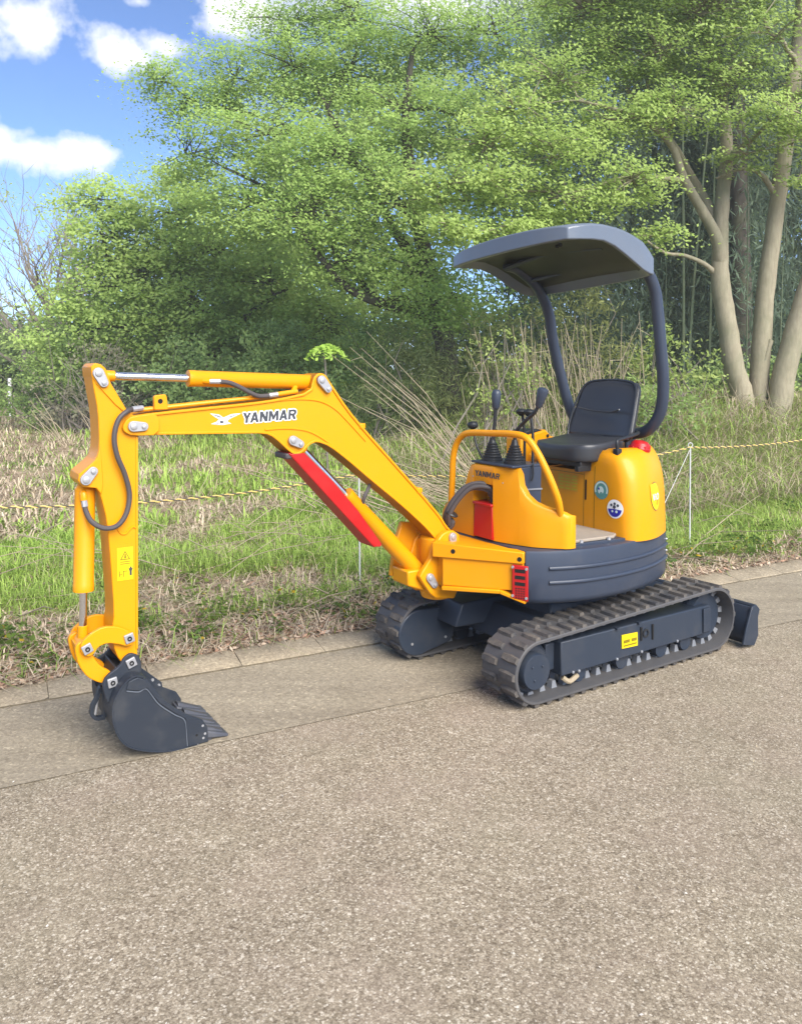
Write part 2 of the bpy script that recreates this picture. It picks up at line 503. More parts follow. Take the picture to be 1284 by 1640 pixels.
road = strip('road', -90, 3.5, 0.0, 'asphalt')
gutter = strip('gutter', 3.16, 4.0, 0.004, 'gutter', -30, 40)
# raised thin joint of dirt and moss between asphalt and gutter
def joint_strip():
    ds = np.arange(-6, 22, .06); w = np.clip(-.011+.016*vnoise(ds, ds*0, 1.3, 9), .0, .02)
    vs = []; f = []
    for d, ww in zip(ds, w):
        off = (vnoise(np.array([d]), np.array([0.3]), 1.7, 12)[0]-.5)*.010
        for s in (-1, 1):
            x, y = dn(d, 3.163+off+s*max(ww, .0015)); vs.append((x, y, .0085))
    for i in range(len(ds)-1):
        if w[i] > .0015 and w[i+1] > .0015: f.append((2*i, 2*i+2, 2*i+3, 2*i+1))
    me = bpy.data.meshes.new('road_joint'); me.from_pydata(vs, [], f); me.materials.append(M['mortar'])
    tag(link('road_joint', me), kind='structure')
joint_strip()
# kerb of separate concrete blocks on a bed
kb = MB()
x0 = [dn(-30, 3.912), dn(40, 3.912), dn(40, 4.10), dn(-30, 4.10)]
kb.hexa([(x, y, -.05) for x, y in x0] + [(x, y, .0095 if i < 2 else .020) for i, (x, y) in enumerate(x0)])
kerb = kb.build('kerb', 'mortar'); tag(kerb, kind='structure')
BL = .4455
def kerb_mesh(i):
    r = random.Random(i); b = MB(); L = BL - .004
    sec = [(0, -.02), (0, .008), (.006, .014), (.10, .027), (.185, .036), (.195, .030), (.195, -.02)]
    rings = []
    for k in range(7):
        d = -L/2 + L*k/6
        e = .004 if k in (0, 6) else 0
        ring = []
        for (n, z) in sec:
            jz = r.uniform(-.0022, .0022) if z > 0 else 0
            ring.append((d, n + r.uniform(-.002, .002), z - e*(z > 0) + jz))
        rings.append(ring)
    b.loft(rings)
    return b.mesh('kerb_block', 'kerb', 40)
kms = [kerb_mesh(i) for i in range(6)]
for i in range(-8, 34):
    o = link('kerb_block', kms[i % 6], kerb)
    x, y = dn(.2055+BL*(i+.5), 3.915); o.location = (x, y, random.Random(i*3).uniform(-.002, .003)); o.rotation_euler = (0, 0, K+random.Random(i).uniform(-.006, .006))

# the ground: one sheet to the horizon, rising to a bank on the right
def ground_mesh():
    ns = np.concatenate([np.array([4.085, 4.16, 4.3]), np.arange(4.5, 14, .28), np.arange(14, 34, 1.2), np.array([36, 45, 60, 90, 150, 260])])
    ds = np.concatenate([np.array([-260, -150, -80, -40, -22]), np.arange(-14, 22, .4), np.array([26, 34, 50, 90, 160, 260])])
    D, N = np.meshgrid(ds, ns); X, Y = dn(D, N)
    Z = height(X, Y)
    v = np.stack([X, Y, Z], -1).reshape(-1, 3)
    a = np.arange(len(ns)-1)[:, None]*len(ds) + np.arange(len(ds)-1)[None]
    f = np.stack([a, a+1, a+1+len(ds), a+len(ds)], -1).reshape(-1, 4)
    return np_mesh('ground', v, f, 'soil', smooth=True)
ground = tag(link('ground', ground_mesh()), kind='structure')

# ------------------------------------------------------------------ grass, straw and litter
def in_view(x, y, m=1.25):
    return (np.abs(x) < (y*.50*m + .5)) & (y > 1)
def blades(name, label, cat, N, drange, nrange, hgt, wid, colfun, mat, lean=.5, dens=None, seed=1, hmod=None):
    g = np.random.default_rng(seed)
    d = g.uniform(*drange, N); n = nrange[0] + (nrange[1]-nrange[0])*g.random(N)**1.25
    x, y = dn(d, n)
    keep = in_view(x, y)
    if dens is not None: keep &= g.random(N) < dens(x, y)
    x, y = x[keep], y[keep]; N = len(x)
    z = height(x, y)
    h = hgt[0] + (hgt[1]-hgt[0])*g.random(N)**1.6
    if hmod is not None: h = h*hmod(x, y)
    w = g.uniform(*wid, N)
    az = g.uniform(0, 2*np.pi, N); la = lean*(.25+g.random(N))
    dx, dy = np.cos(az), np.sin(az)
    px, py = -dy, dx
    base = np.stack([x, y, z-.01], -1)
    side = np.stack([px, py, px*0], -1)
    mid = base + np.stack([dx*h*la*.35, dy*h*la*.35, h*.60], -1)
    tip = base + np.stack([dx*h*la*1.1, dy*h*la*1.1, h*(1-.35*la)], -1)
    v = np.stack([base-side*w[:, None]/2, base+side*w[:, None]/2, mid+side*w[:, None]*.42, mid-side*w[:, None]*.42, tip], 1).reshape(-1, 3)
    b = np.arange(N)*5
    q = np.stack([b, b+1, b+2, b+3], -1); t = np.stack([b+3, b+2, b+4], -1)
    c = np.repeat(colfun(x, y, g), 5, axis=0)
    o = link(name, np_mesh(name, v, [q, t], mat, c))
    tag(o, label, cat, kind='stuff'); return o
def green_patch(x, y):
    d, n = to_dn(x, y)
    p = .045+.55*vnoise(x, y, .75, 21)+.45*vnoise(x, y, 2.1, 22)
    return p - .40*sm(n, 6.8, 8.8)*(1-sm(d, .6, 3.6)) + .10*sm(d, 1.2, 3.2)*sm(n, 5.4, 6) - .45*sum(np.exp(-(((d-a)/w)**2+((n-b)/(w*.8))**2)) for a, b, w in ((1.3, 5.05, .42), (1.9, 5.35, .28), (.35, 4.85, .38), (2.35, 4.9, .25), (-.4, 4.7, .3))) - .62*(1-sm(n, 4.28, 4.28+.25+.75*vnoise(x, y, 1.1, 60))) + .06*sm(d, 3, 5)*(1-sm(n, 6.5, 8))
def gcol(x, y, g):
    k = g.random((len(x), 1)); t = vnoise(x, y, .9, 30)[:, None]
    c = (1-k)*np.array([.22, .37, .05]) + k*np.array([.45, .62, .13])
    c = c*(1-.35*t) + .35*t*np.array([.38, .43, .14])
    dry = g.random((len(x), 1)) < .07
    return np.where(dry, np.array([.50, .43, .26])*(.7+.5*k), c)
def scol(x, y, g):
    k = g.random((len(x), 1))
    c = (1-k)*np.array([.36, .275, .185]) + k*np.array([.66, .555, .41])
    gr = g.random((len(x), 1)) < .20
    return np.where(gr, np.array([.22, .30, .07])*(.7+.6*k), c)
gd = lambda x, y: np.clip((green_patch(x, y)-.34)*8, .02, 1)
sd = lambda x, y: np.clip((.47-green_patch(x, y))*7, .03, 1)
fm = lambda x, y: .45 + .75*vnoise(x, y, 1.6, 40)+.35*vnoise(x, y, 5.1, 41)
blades('grass', 'fresh green grass growing on the verge behind the kerb', 'grass', 190000, (-3.5, 11), (4.14, 7.6), (.04, .19), (.004, .0075), gcol, 'grass', 1.15, gd, 2, fm)
blades('grass', 'green grass further back in the field', 'grass', 110000, (-9, 16), (7.2, 20), (.07, .26), (.010, .022), gcol, 'grass', 1.1, gd, 3, fm)
blades('dry_grass', 'straw coloured dead grass lying over the verge', 'dry grass', 60000, (-3.5, 12), (4.10, 8.0), (.03, .16), (.004, .008), scol, 'straw', 1.9, sd, 4)
blades('dry_grass', 'pale dry grass covering the field at the back', 'dry grass', 95000, (-10, 16), (7.0, 22), (.05, .20), (.009, .020), scol, 'straw', 1.7, sd, 5)
blades('dry_grass', 'tall mixed dry grass on the bank below the pale trunks', 'dry grass', 46000, (4.2, 14), (5.6, 9.6), (.14, .50), (.005, .011), lambda x, y, g: np.where(g.random((len(x), 1)) < .62, scol(x, y, g), gcol(x, y, g)), 'straw', 1.75, None, 6)

def flat_bits(name, label, cat, N, drange, nfun, size, cols, mat, seed, zoff=.008, tilt=.35, asp=(.3, .6)):
    g = np.random.default_rng(seed)
    d = g.uniform(*drange, N); n = nfun(g, d)
    x, y = dn(d, n); k = in_view(x, y); x, y, n = x[k], y[k], n[k]; N = len(x)
    z = np.where(n > 4.10, height(x, y), np.where(n > 3.915, .028, .006)) + zoff*g.random(N)
    az = g.uniform(0, 2*np.pi, N); s = g.uniform(*size, N); a = g.uniform(*asp, N)
    ax = np.stack([np.cos(az), np.sin(az), g.normal(0, tilt, N)], -1)*s[:, None]/2
    bx = np.stack([-np.sin(az), np.cos(az), g.normal(0, tilt, N)], -1)*(s*a)[:, None]/2
    c = np.stack([x, y, z+.4*s*tilt*.5], -1)
    v = np.stack([c-ax, c-bx*.8+ax*.1, c+ax, c+bx*.9], 1).reshape(-1, 3)
    f = np.arange(N*4).reshape(-1, 4)
    cc = np.array(cols)[g.integers(0, len(cols), N)]*(.6+.7*g.random((N, 1)))
    o = link(name, np_mesh(name, v, f, mat, np.repeat(cc, 4, 0))); tag(o, label, cat, kind='stuff')
LC = [(.44, .32, .22), (.54, .42, .31), (.37, .25, .17), (.58, .48, .36), (.46, .28, .19)]
flat_bits('leaf_litter', 'brown dead leaves and stalks lying along the back of the kerb', 'leaf litter', 60000, (-3, 11), lambda g, d: 4.075+np.abs(g.normal(0, .26, len(d)))+.10*vnoise(d, d*0, 1.2, 50)*g.random(len(d)), (.015, .06), LC, 'straw', 8, .02)
flat_bits('leaf_litter', 'scattered dead leaves between the weeds of the verge', 'leaf litter', 16000, (-3, 11), lambda g, d: g.uniform(4.2, 6.2, len(d)), (.02, .055), LC, 'straw', 9, .03)
flat_bits('grit', 'loose pale grit and crumbs scattered over the asphalt', 'grit', 900, (-3, 8), lambda g, d: g.uniform(.5, 3.6, len(d)), (.004, .011), [(.5, .46, .4), (.62, .58, .52), (.3, .26, .2), (.36, .30, .2)], 'straw', 14, .002, .3, (.5, .9))
flat_bits('leaf_litter', 'few crumbs of straw blown onto the gutter', 'leaf litter', 240, (-3, 9), lambda g, d: 4.08-np.abs(g.normal(0, .16, len(d))), (.008, .028), LC, 'straw', 10, .004, .15, (.1, .4))
# long fallen stalks
def stalks(N, seed, drange, nrange, L, r, name, label, lift=(.01, .12)):
    g = np.random.default_rng(seed); b = MB()
    for i in range(N):
        d = g.uniform(*drange); n = g.uniform(*nrange); x, y = dn(d, n)
        if not in_view(np.array(x), np.array(y)): continue
        a = g.uniform(0, 2*np.pi); l = g.uniform(*L); z = float(height(x, y))
        x2, y2 = x+math.cos(a)*l, y+math.sin(a)*l
        z2 = max(float(height(x2, y2)), .02)+g.uniform(*lift)
        xm, ym = (x+x2)/2+g.normal(0, .03), (y+y2)/2+g.normal(0, .03)
        b.tube([(x, y, z+.01), (xm, ym, (z+z2)/2+.03), (x2, y2, z2)], [r, r*.8, r*.4], 4)
    o = b.build(name, 'cane', smooth=0); tag(o, label, 'dry stalks', kind='stuff')
stalks(60, 13, (4, 11), (4.5, 8), (.3, .9), .004, 'fallen_stalk', 'pale dead stalks tangled in the grass of the right bank', (.03, .4))
stalks(70, 16, (-3, 6), (5.0, 9), (.7, 1.7), .0032, 'fallen_stalk', 'thin arching dead stems standing over the grass', (.15, .6))
stalks(170, 11, (-3, 6), (4.3, 9), (.35, 1.3), .0045, 'fallen_stalk', 'long bleached stalks fallen over the green verge', (.02, .35))
stalks(420, 12, (-3, 10), (4.11, 4.62), (.08, .34), .0026, 'fallen_stalk', 'short broken straw stalks along the kerb edge', (.004, .03))

# low broad-leaved weeds
def weeds():
    g = np.random.default_rng(15); V = []; C = []
    for i in range(150):
        d = g.uniform(-2.5, 9); n = 4.22+abs(g.normal(0, .45)); x, y = dn(d, n)
        if not in_view(np.array(x), np.array(y)): continue
        r = g.uniform(.05, .16); h = g.uniform(.05, .17); k = int(r*500)
        t = g.random()
        base = np.array([.09, .17, .03])*(1-t)+np.array([.19, .26, .05])*t
        for j in range(k):
            p = np.array([x, y, float(height(x, y))]) + np.array([g.normal(0, r*.5), g.normal(0, r*.5), h*g.random()])
            a = g.normal(0, 1, 3); a[2] *= .4; a /= np.linalg.norm(a); b = np.cross(a, g.normal(0, .5, 3)+[0, 0, 1]); b /= np.linalg.norm(b)+1e-9
            s = g.uniform(.010, .024)
            V += [p-a*s, p-b*s*.6, p+a*s, p+b*s*.6]; c = base*(.6+.7*g.random())
            if g.random() < .03: c = np.array([.65, .45, .03])
            C += [c]*4
    V = np.array(V); f = np.arange(len(V)).reshape(-1, 4)
    tag(link('weeds', np_mesh('weeds', V, f, 'leaf', np.array(C))), 'low leafy weeds growing in clumps behind the kerb', 'weeds', kind='stuff')
weeds()

# ------------------------------------------------------------------ trees and shrubs
def leaves(cent, size, n_up, cols, g, asp=.55, drop=0.):
    """arrays of diamond leaves: centres (N,3)"""
    N = len(cent)
    nrm = g.normal(0, 1, (N, 3)); nrm /= np.linalg.norm(nrm, axis=1)[:, None]
    nrm = nrm + np.array([.12*n_up, -.55*n_up, .80*n_up]); nrm /= np.linalg.norm(nrm, axis=1)[:, None]
    a = np.cross(nrm, g.normal(0, 1, (N, 3))); a /= np.linalg.norm(a, axis=1)[:, None]+1e-9
    a[:, 2] -= drop; b = np.cross(nrm, a)
    s = g.uniform(size[0], size[1], (N, 1))
    v = np.stack([cent-a*s*.5, cent-b*s*asp*.5-a*s*.05, cent+a*s*.5, cent+b*s*asp*.5-a*s*.05], 1)
    return v.reshape(-1, 3), np.repeat(cols, 4, 0)
def sprays(lobes, per, leaf_n, spray_r, flat, g, droop=.25, shell=.35):
    """centres of flat leaf sprays in ellipsoid lobes, and leaf centres"""
    S = []; Lf = []; ID = []
    for (x, y, z, w, h) in lobes:
        n = max(6, int(per*w*(w*.6+h)))
        d = g.normal(0, 1, (n, 3)); d /= np.linalg.norm(d, axis=1)[:, None]
        r = (shell+(1-shell)*g.random(n)**.6)[:, None]
        c = np.array([x, y, z])+d*r*np.array([w, w*.8, h])
        for k in range(n):
            m = int(leaf_n*g.uniform(.5, 1.4))
            rr = spray_r*g.uniform(.6, 1.35)
            out = d[k]*np.array([1, 1, 0]); on = np.linalg.norm(out)+1e-6; out = out/on
            t = g.normal(0, 1, m)*.5; u = g.normal(0, 1, m)*.33
            per_ = np.array([-out[1], out[0], 0])
            p = c[k]+out*(t*rr)[:, None]*1.2+per_*(u*rr)[:, None]+np.array([0, 0, 1])*((-droop*np.abs(t)*rr)+g.normal(0, flat*rr, m))[:, None]
            Lf.append(p); ID += [len(S)]*m; S.append(c[k])
    return np.array(S), np.concatenate(Lf), np.array(ID)
def crown_mesh(name, lobes, per, leaf_n, spray_r, flat, size, c0, c1, seed, up=1.2, asp=.55, droop=.25, mat='leaf', shell=.35, drop=0.):
    g = np.random.default_rng(seed)
    S, P, ID = sprays(lobes, per, leaf_n, spray_r, flat, g, droop, shell)
    tS = g.random(len(S)); t = np.clip(tS[ID]*.75+g.random(len(P))*.4-.08, 0, 1)[:, None]
    cols = np.array(c0)*(1-t)+np.array(c1)*t
    cols *= (.84+.30*g.random((len(P), 1)))
    v, c = leaves(P, size, up, cols, g, asp, drop)
    return np_mesh(name, v, np.arange(len(v)).reshape(-1, 4), mat, c), S
def branch_to(b, a, c, r, g, n=4, sag=.1):
    a = Vector(a); c = Vector(c); pts = [a]
    L = (c-a).length
    for k in range(1, n):
        t = k/n; p = a.lerp(c, t)+Vector((g.normal(0, .05*L), g.normal(0, .05*L), sag*L*math.sin(math.pi*t)))
        pts.append(p)
    pts.append(c)
    b.tube(pts, [r*(1-.75*k/n) for k in range(n+1)], 5, cap=False)
def path_near(paths, p):
    best = None
    for pa in paths:
        for i, q in enumerate(pa):
            if i < len(pa)*.3: continue
            d = (q[0]-p[0])**2+(q[1]-p[1])**2+(q[2]-p[2])**2*1.3
            if q[2] > p[2]+.4: d += 3
            d *= .5+random.Random(int(abs(p[0]*7919+p[1]*104729+p[2]*1299709)*10)+i).random()
            if best is None or d < best[0]: best = (d, q)
    return best[1]
def make_tree(name, label, group, base, stems, lobes, barkm, seed, per=26, leaf_n=55, spray_r=.42, flat=.10, size=(.05, .09), c0=(.05, .10, .02), c1=(.14, .22, .04), tw=.45, up=1.7, cat='tree', droop=.25, shell=.35):
    root = empty(name, base); g = np.random.default_rng(seed)
    b = MB(base); dense = []
    for st in stems:
        pts = catmull([s[:3] for s in st], 5); rs = np.interp(np.linspace(0, len(st)-1, len(pts)), range(len(st)), [s[3] for s in st])
        pts = [p+Vector((g.normal(0, 1), g.normal(0, 1), 0))*float(r)*.03 for p, r in zip(pts, rs)]
        b.tube(pts, [float(r)*(1+g.normal(0, .015)) for r in rs], 10 if rs[0] > .08 else 6)
        dense.append([(p.x, p.y, p.z, float(r)) for p, r in zip(pts, rs)])
    me, S = crown_mesh('crown', lobes, per, leaf_n, spray_r, flat, size, c0, c1, seed+1, up, droop=droop, shell=shell)
    for lo in lobes:
        q = path_near(dense, lo)
        branch_to(b, q[:3], lo[:3], min(q[3]*.7, .05), g, 5, .06)
        dense.append([tuple(Vector(q[:3]).lerp(Vector(lo[:3]), t))+(.02,) for t in (.4, .6, .8, 1.)])
    for s in S:
        if g.random() < tw:
            q = path_near(dense[len(stems):], s)
            branch_to(b, q[:3], s, .013, g, 3, .04)
    b.build('trunk', barkm, root, smooth=85)
    me.transform(Matrix.Translation(-Vector(base)))
    link('crown', me, root)
    tag(root, label, cat, group); return root
GT = 'trees behind the verge'
CHERRY = [(-0.02,13,5.63,1.11,.71),(-.88,13.8,6.53,1.18,.75),(-1.8,13.5,6.52,1.05,.63),(-2.84,14,6.49,1.09,.6),(-3.58,13.5,6.0,.84,.52),(-2.14,13,5.23,1.21,.6),(-3.58,13.5,5.06,.73,.47),(-.99,12.5,4.79,1.07,.58),(-.02,12.4,4.0,.87,.58),(-1.38,12.5,3.92,1.07,.58),(-2.5,13.3,4.18,1.13,.57),(.5,13.5,7.05,1.26,.63),(-.89,14,7.69,1.3,.54),(1.58,13.8,7.17,1.18,.64),(-2.11,14.2,7.55,.99,.44),(1.22,13.3,5.52,1.13,.62),(.17,12.4,3.04,.87,.48),(-.81,12.8,3.19,.89,.45),(.73,12,2.52,.93,.37),(-4.01,13.2,6.21,.51,.26),(1.62,13.2,4.16,.92,.61)]
CT = [[(.81,13,.5,.22),(.75,13,1.6,.17),(.63,13,2.21,.16),(.48,13,2.91,.14),(.3,13,3.72,.12),(.18,13,4.42,.1),(.08,13,5.43,.07),(.18,13.3,6.64,.04)],
      [(.63,13,2.21,.1),(.18,12.8,2.41,.09),(-.32,12.7,2.53,.08),(-.83,12.6,2.76,.06),(-1.23,12.6,3.21,.05),(-1.63,12.6,3.72,.03)],
      [(.48,13,2.91,.1),(-.02,13.2,3.62,.08),(-.52,13.3,4.52,.06),(-1.03,13.4,5.43,.045),(-1.43,13.5,6.24,.03)],
      [(.3,13,3.72,.08),(-.42,13.3,4.62,.06),(-1.23,13.5,5.13,.045),(-2.14,13.6,5.63,.03),(-3.14,13.7,5.93,.02)],
      [(-.32,12.7,2.53,.06),(-.93,13,3.21,.05),(-1.43,13.2,3.92,.04),(-2.14,13.3,4.42,.03),(-2.94,13.4,4.83,.02)]]
make_tree('broadleaf_tree', 'large spreading green tree with dark leaning trunk behind the boom', GT, (.81, 13, .5), CT, CHERRY, 'barkdark', 21,
          per=46, leaf_n=92, spray_r=.50, flat=.18, size=(.042, .080), c0=(.25, .39, .09), c1=(.43, .57, .16), tw=.28)
LEFT = [(-6.09,17,4.27,1.19,.79),(-4.9,17,4.79,1.19,.72),(-3.85,17,4.0,1.45,.79),(-5.3,17,3.48,1.45,.79),(-6.48,17,3.21,1.05,.72),(-6.88,17,2.16,1.05,.79),(-5.56,17,2.29,1.32,.79),(-4.11,17,2.69,1.45,.79),(-2.79,17,3.34,1.32,.79),(-2.66,17,2.16,1.32,.79),(-1.61,17,2.42,1.19,.92),(-4.37,17.5,5.57,.95,.47),(-6.35,17,5.06,.79,.46)]
LS = [[(-4.2,17.3,.1,.2),(-4.3,17.3,1.5,.16),(-4.5,17.2,3,.12),(-4.7,17.1,4.3,.07),(-4.5,17.2,5.2,.03)],
      [(-4.3,17.3,1.3,.1),(-5.2,17.2,2.4,.08),(-6,17.1,3.4,.05),(-6.3,17,4.4,.03)],
      [(-4.3,17.3,1.5,.1),(-3.3,17.2,2.6,.07),(-2.4,17.1,3.2,.04)]]
make_tree('broadleaf_tree', 'lower rounded green tree at the edge of the field, left of the boom', GT, (-4.2, 17.3, .1), LS, LEFT, 'barkdark', 31,
          per=32, leaf_n=90, spray_r=.55, flat=.18, size=(.065, .115), c0=(.33, .47, .12), c1=(.54, .68, .20))
RIGHT = [(2.78,10.6,4.7,.66,.37),(1.86,10.1,4.24,.7,.31),(1.05,9.8,3.78,.68,.3),(2.0,10.0,3.59,.7,.27),(2.91,10.2,3.87,.55,.28),(3.6,10.6,4.87,.66,.33),(4.29,10.9,5.47,.68,.34),(4.85,10.3,4.77,.56,.32),(3.48,11,5.76,.77,.38),(2.76,11.2,5.93,.78,.39),(1.99,10.8,5.35,.75,.38),(1.44,10.4,4.81,.64,.32),(4.04,10.9,6.32,.93,.34),(.44,9.8,3.7,.53,.23),(1.0,10.1,4.32,.63,.27),(.59,9.7,3.15,.53,.19),(1.19,9.7,3.15,.53,.17),(3.26,10.3,3.18,.36,.2),(2.48,11.1,6.4,.86,.34),(3.42,11.1,6.92,1.72,.52)]
S1 = [[(4.84,11.3,.6,.18),(4.78,11.3,1.15,.155),(4.67,11.3,1.5,.145),(4.56,11.3,2.11,.135),(4.46,11.3,2.73,.13),(4.45,11.3,3.16,.11),(4.47,11.3,3.87,.1),(4.56,11.4,4.65,.085),(4.45,11.5,5.62,.07),(4.1,11.6,6.84,.05)],
      [(4.47,11.3,2.9,.1),(4.36,11.2,3.3,.085),(4.1,11.1,3.69,.07),(3.82,10.95,4.04,.06),(3.57,10.8,4.48,.045),(3.05,10.6,4.78,.03),(2.26,10.4,4.92,.018)],
      [(4.45,11.3,3.21,.09),(4.36,11.4,3.69,.075),(4.1,11.5,4.22,.06),(3.84,11.6,4.74,.045),(3.22,11.7,5.53,.03)],
      [(4.38,11.3,2.83,.05),(4.19,11.2,2.95,.035),(3.88,11.1,3.05,.028),(3.57,11,3.08,.022),(3.14,10.8,3.3,.015)],
      [(3.82,10.95,4.04,.04),(3.0,10.6,4.0,.03),(2.2,10.3,3.75,.02),(1.3,10,3.7,.012)]]
make_tree('pale_trunk_tree', 'pale forked trunk with fresh yellow green leaves, left of three stems', GT, (4.84, 11.3, .6), S1, RIGHT, 'barkpale', 41,
          per=88, leaf_n=70, spray_r=.32, flat=.16, size=(.038, .072), c0=(.27, .39, .09), c1=(.46, .58, .16), tw=.6)
S2 = [[(5.06,11.4,.6,.15),(5.07,11.4,1.41,.135),(5.13,11.4,2.47,.125),(5.28,11.4,3.8,.11),(5.42,11.4,4.95,.12),(5.55,11.4,6.18,.09),(5.59,11.4,7.24,.06)], [(5.06,11.35,1.4,.05),(5.13,11.3,1.75,.045),(5.17,11.28,1.9,.04)],
      [(5.28,11.4,3.9,.05),(5.0,11.3,4.2,.035),(4.7,11.2,4.25,.02),(4.3,11.1,4.1,.012)]]
make_tree('pale_trunk_tree', 'straight pale trunk standing in the middle of three stems', GT, (5.04, 11.4, .6), S2,
          [(4.75,10.6,5.86,.66,.37),(4.59,10.8,4.35,.5,.25),(4.84,10.8,6.77,1.0,.5),(5.3,10.7,4.5,.45,.22),(4.35,10.6,4.9,.45,.2),(5.6,11,5.4,.6,.35),(5.9,11.4,6.6,.9,.5),(5.4,11.6,7.4,1,.5)], 'barkpale', 51,
          per=50, leaf_n=46, spray_r=.30, flat=.10, size=(.045, .085), c0=(.26, .37, .09), c1=(.44, .55, .16), tw=.6)
S3 = [[(5.21,11.2,.6,.17),(5.34,11.2,1.5,.155),(5.54,11.2,2.28,.14),(5.74,11.2,3.06,.125),(5.97,11.2,4.45,.12),(6.06,11.2,6.1,.08)]]
make_tree('pale_trunk_tree', 'pale trunk leaning out at the right picture edge', GT, (5.13, 11.2, .6), S3,
          [(5.31,10.9,4.03,.42,.25),(6.2,11,5.2,.8,.4),(6.6,11.2,6.2,1,.5)], 'barkpale', 61,
          per=40, leaf_n=46, spray_r=.30, flat=.10, size=(.045, .085), c0=(.26, .37, .09), c1=(.44, .55, .16), tw=.6)
BACKT = [[(6.35,15,.6,.22),(6.33,15,2.31,.19),(6.28,15,3.71,.18),(6.21,15,5.45,.16),(6.16,15,7.2,.12)]]
make_tree('broadleaf_tree', 'dim brown trunk standing back between the pale stems', GT, (6.35, 15, .6), BACKT,
          [(6,15,7.6,1.6,.8),(4.6,15.2,7.9,1.4,.7),(7.6,15,7.4,1.5,.8),(3.2,15.5,7.6,1.3,.7)], 'barkdark', 71, per=16, leaf_n=55, spray_r=.5, size=(.06, .11), c0=(.16, .24, .08), c1=(.30, .40, .14))
# bare tree far left
def bare_tree(base, seed, label, k):
    g = np.random.default_rng(seed); root = empty('bare_tree', base); b = MB(base)
    def grow(p, d, L, r, lvl):
        pts = [p]; q = p
        for k in range(4):
            d = (d+Vector((g.normal(0, .10), g.normal(0, .10), .05))).normalized(); q = q+d*L/4; pts.append(q)
        b.tube(pts, [r*(1-.12*k) for k in range(5)], 5 if lvl < 2 else 3, cap=False)
        if lvl >= 5: return
        for k in range(3 if lvl < 3 else 2):
            nd = (d+Vector((g.normal(0, .45), g.normal(0, .45), g.normal(.05, .2)))).normalized()
            grow(pts[-1-(k % 3)], nd, L*g.uniform(.62, .85), r*.55, lvl+1)
    grow(Vector(base), Vector((-.02, 0, 1)), 2.0*k, .14, 0)
    grow(Vector(base)+Vector((.1, 0, .2)), Vector((.35, 0, 1)).normalized(), 2.1*k, .11, 0)
    grow(Vector(base)+Vector((-.1, 0, .2)), Vector((-.3, .1, 1)).normalized(), 1.8*k, .11, 0)
    b.build('trunk', 'twig', root, smooth=60)
    me, S = crown_mesh('crown', [(base[0]+a, base[1]+b_, c*k, w, h) for a, b_, c, w, h in ((.15, 0, 5.9, 1.2, .5), (-.85, 0, 4.8, 1, .6), (1.2, 0, 4.6, .8, .5), (0, -.4, 3.4, 1.2, .6))], 4, 24, .35, .3, (.08, .14), (.28, .38, .10), (.46, .55, .18), seed+1)
    me.transform(Matrix.Translation(-Vector(base))); link('crown', me, root)
    tag(root, label, 'tree', GT)
bare_tree((-10.9, 24, .2), 81, 'nearly leafless tree with fine bare branches at the far left picture edge', 1.12)
bare_tree((-8.9, 23, .2), 181, 'bare twiggy tree between the leafless tree and the lower green tree', 1.08)
bare_tree((-9.9, 26, .2), 281, 'tallest thin bare tree rising behind the other leafless ones', 1.25)

# far wood closing the view
def wood():
    g = np.random.default_rng(91); lob = []
    for i in range(46):
        x = g.uniform(-7.5, 16); y = g.uniform(20, 25); top = 3.2+7.0*float(sm(x, -6.5, -1.5))+2.5*float(sm(x, -1, 5))
        for z in np.arange(.9, top, 1.3):
            lob.append((x+g.normal(0, .5), y, z, 1.5, .9))
    for x in np.arange(-8, 16, .7):
        lob.append((x, 22+g.normal(0, .6), 1.1, 1.1, .9)); lob.append((x+.3, 22.5, 2.4, 1.1, .9))
    me, S = crown_mesh('far_wood', lob, 2.4, 55, .9, .3, (.16, .30), (.24, .34, .11), (.44, .55, .18), 92, shell=.6)
    tag(link('far_wood', me), 'dense dark wood closing off the background behind the trees', 'wood', kind='stuff')
    lob = []
    for i in range(60):
        x = g.uniform(-20, -5); lob.append((x, g.uniform(26, 31), g.uniform(.5, 3.3), 1.4, .8))
    me, S = crown_mesh('far_hedge', lob, 3, 60, .8, .3, (.16, .30), (.17, .25, .08), (.34, .44, .15), 93, shell=.6)
    tag(link('far_hedge', me), 'low green hedge across the far left end of the field', 'hedge', kind='stuff')
wood()
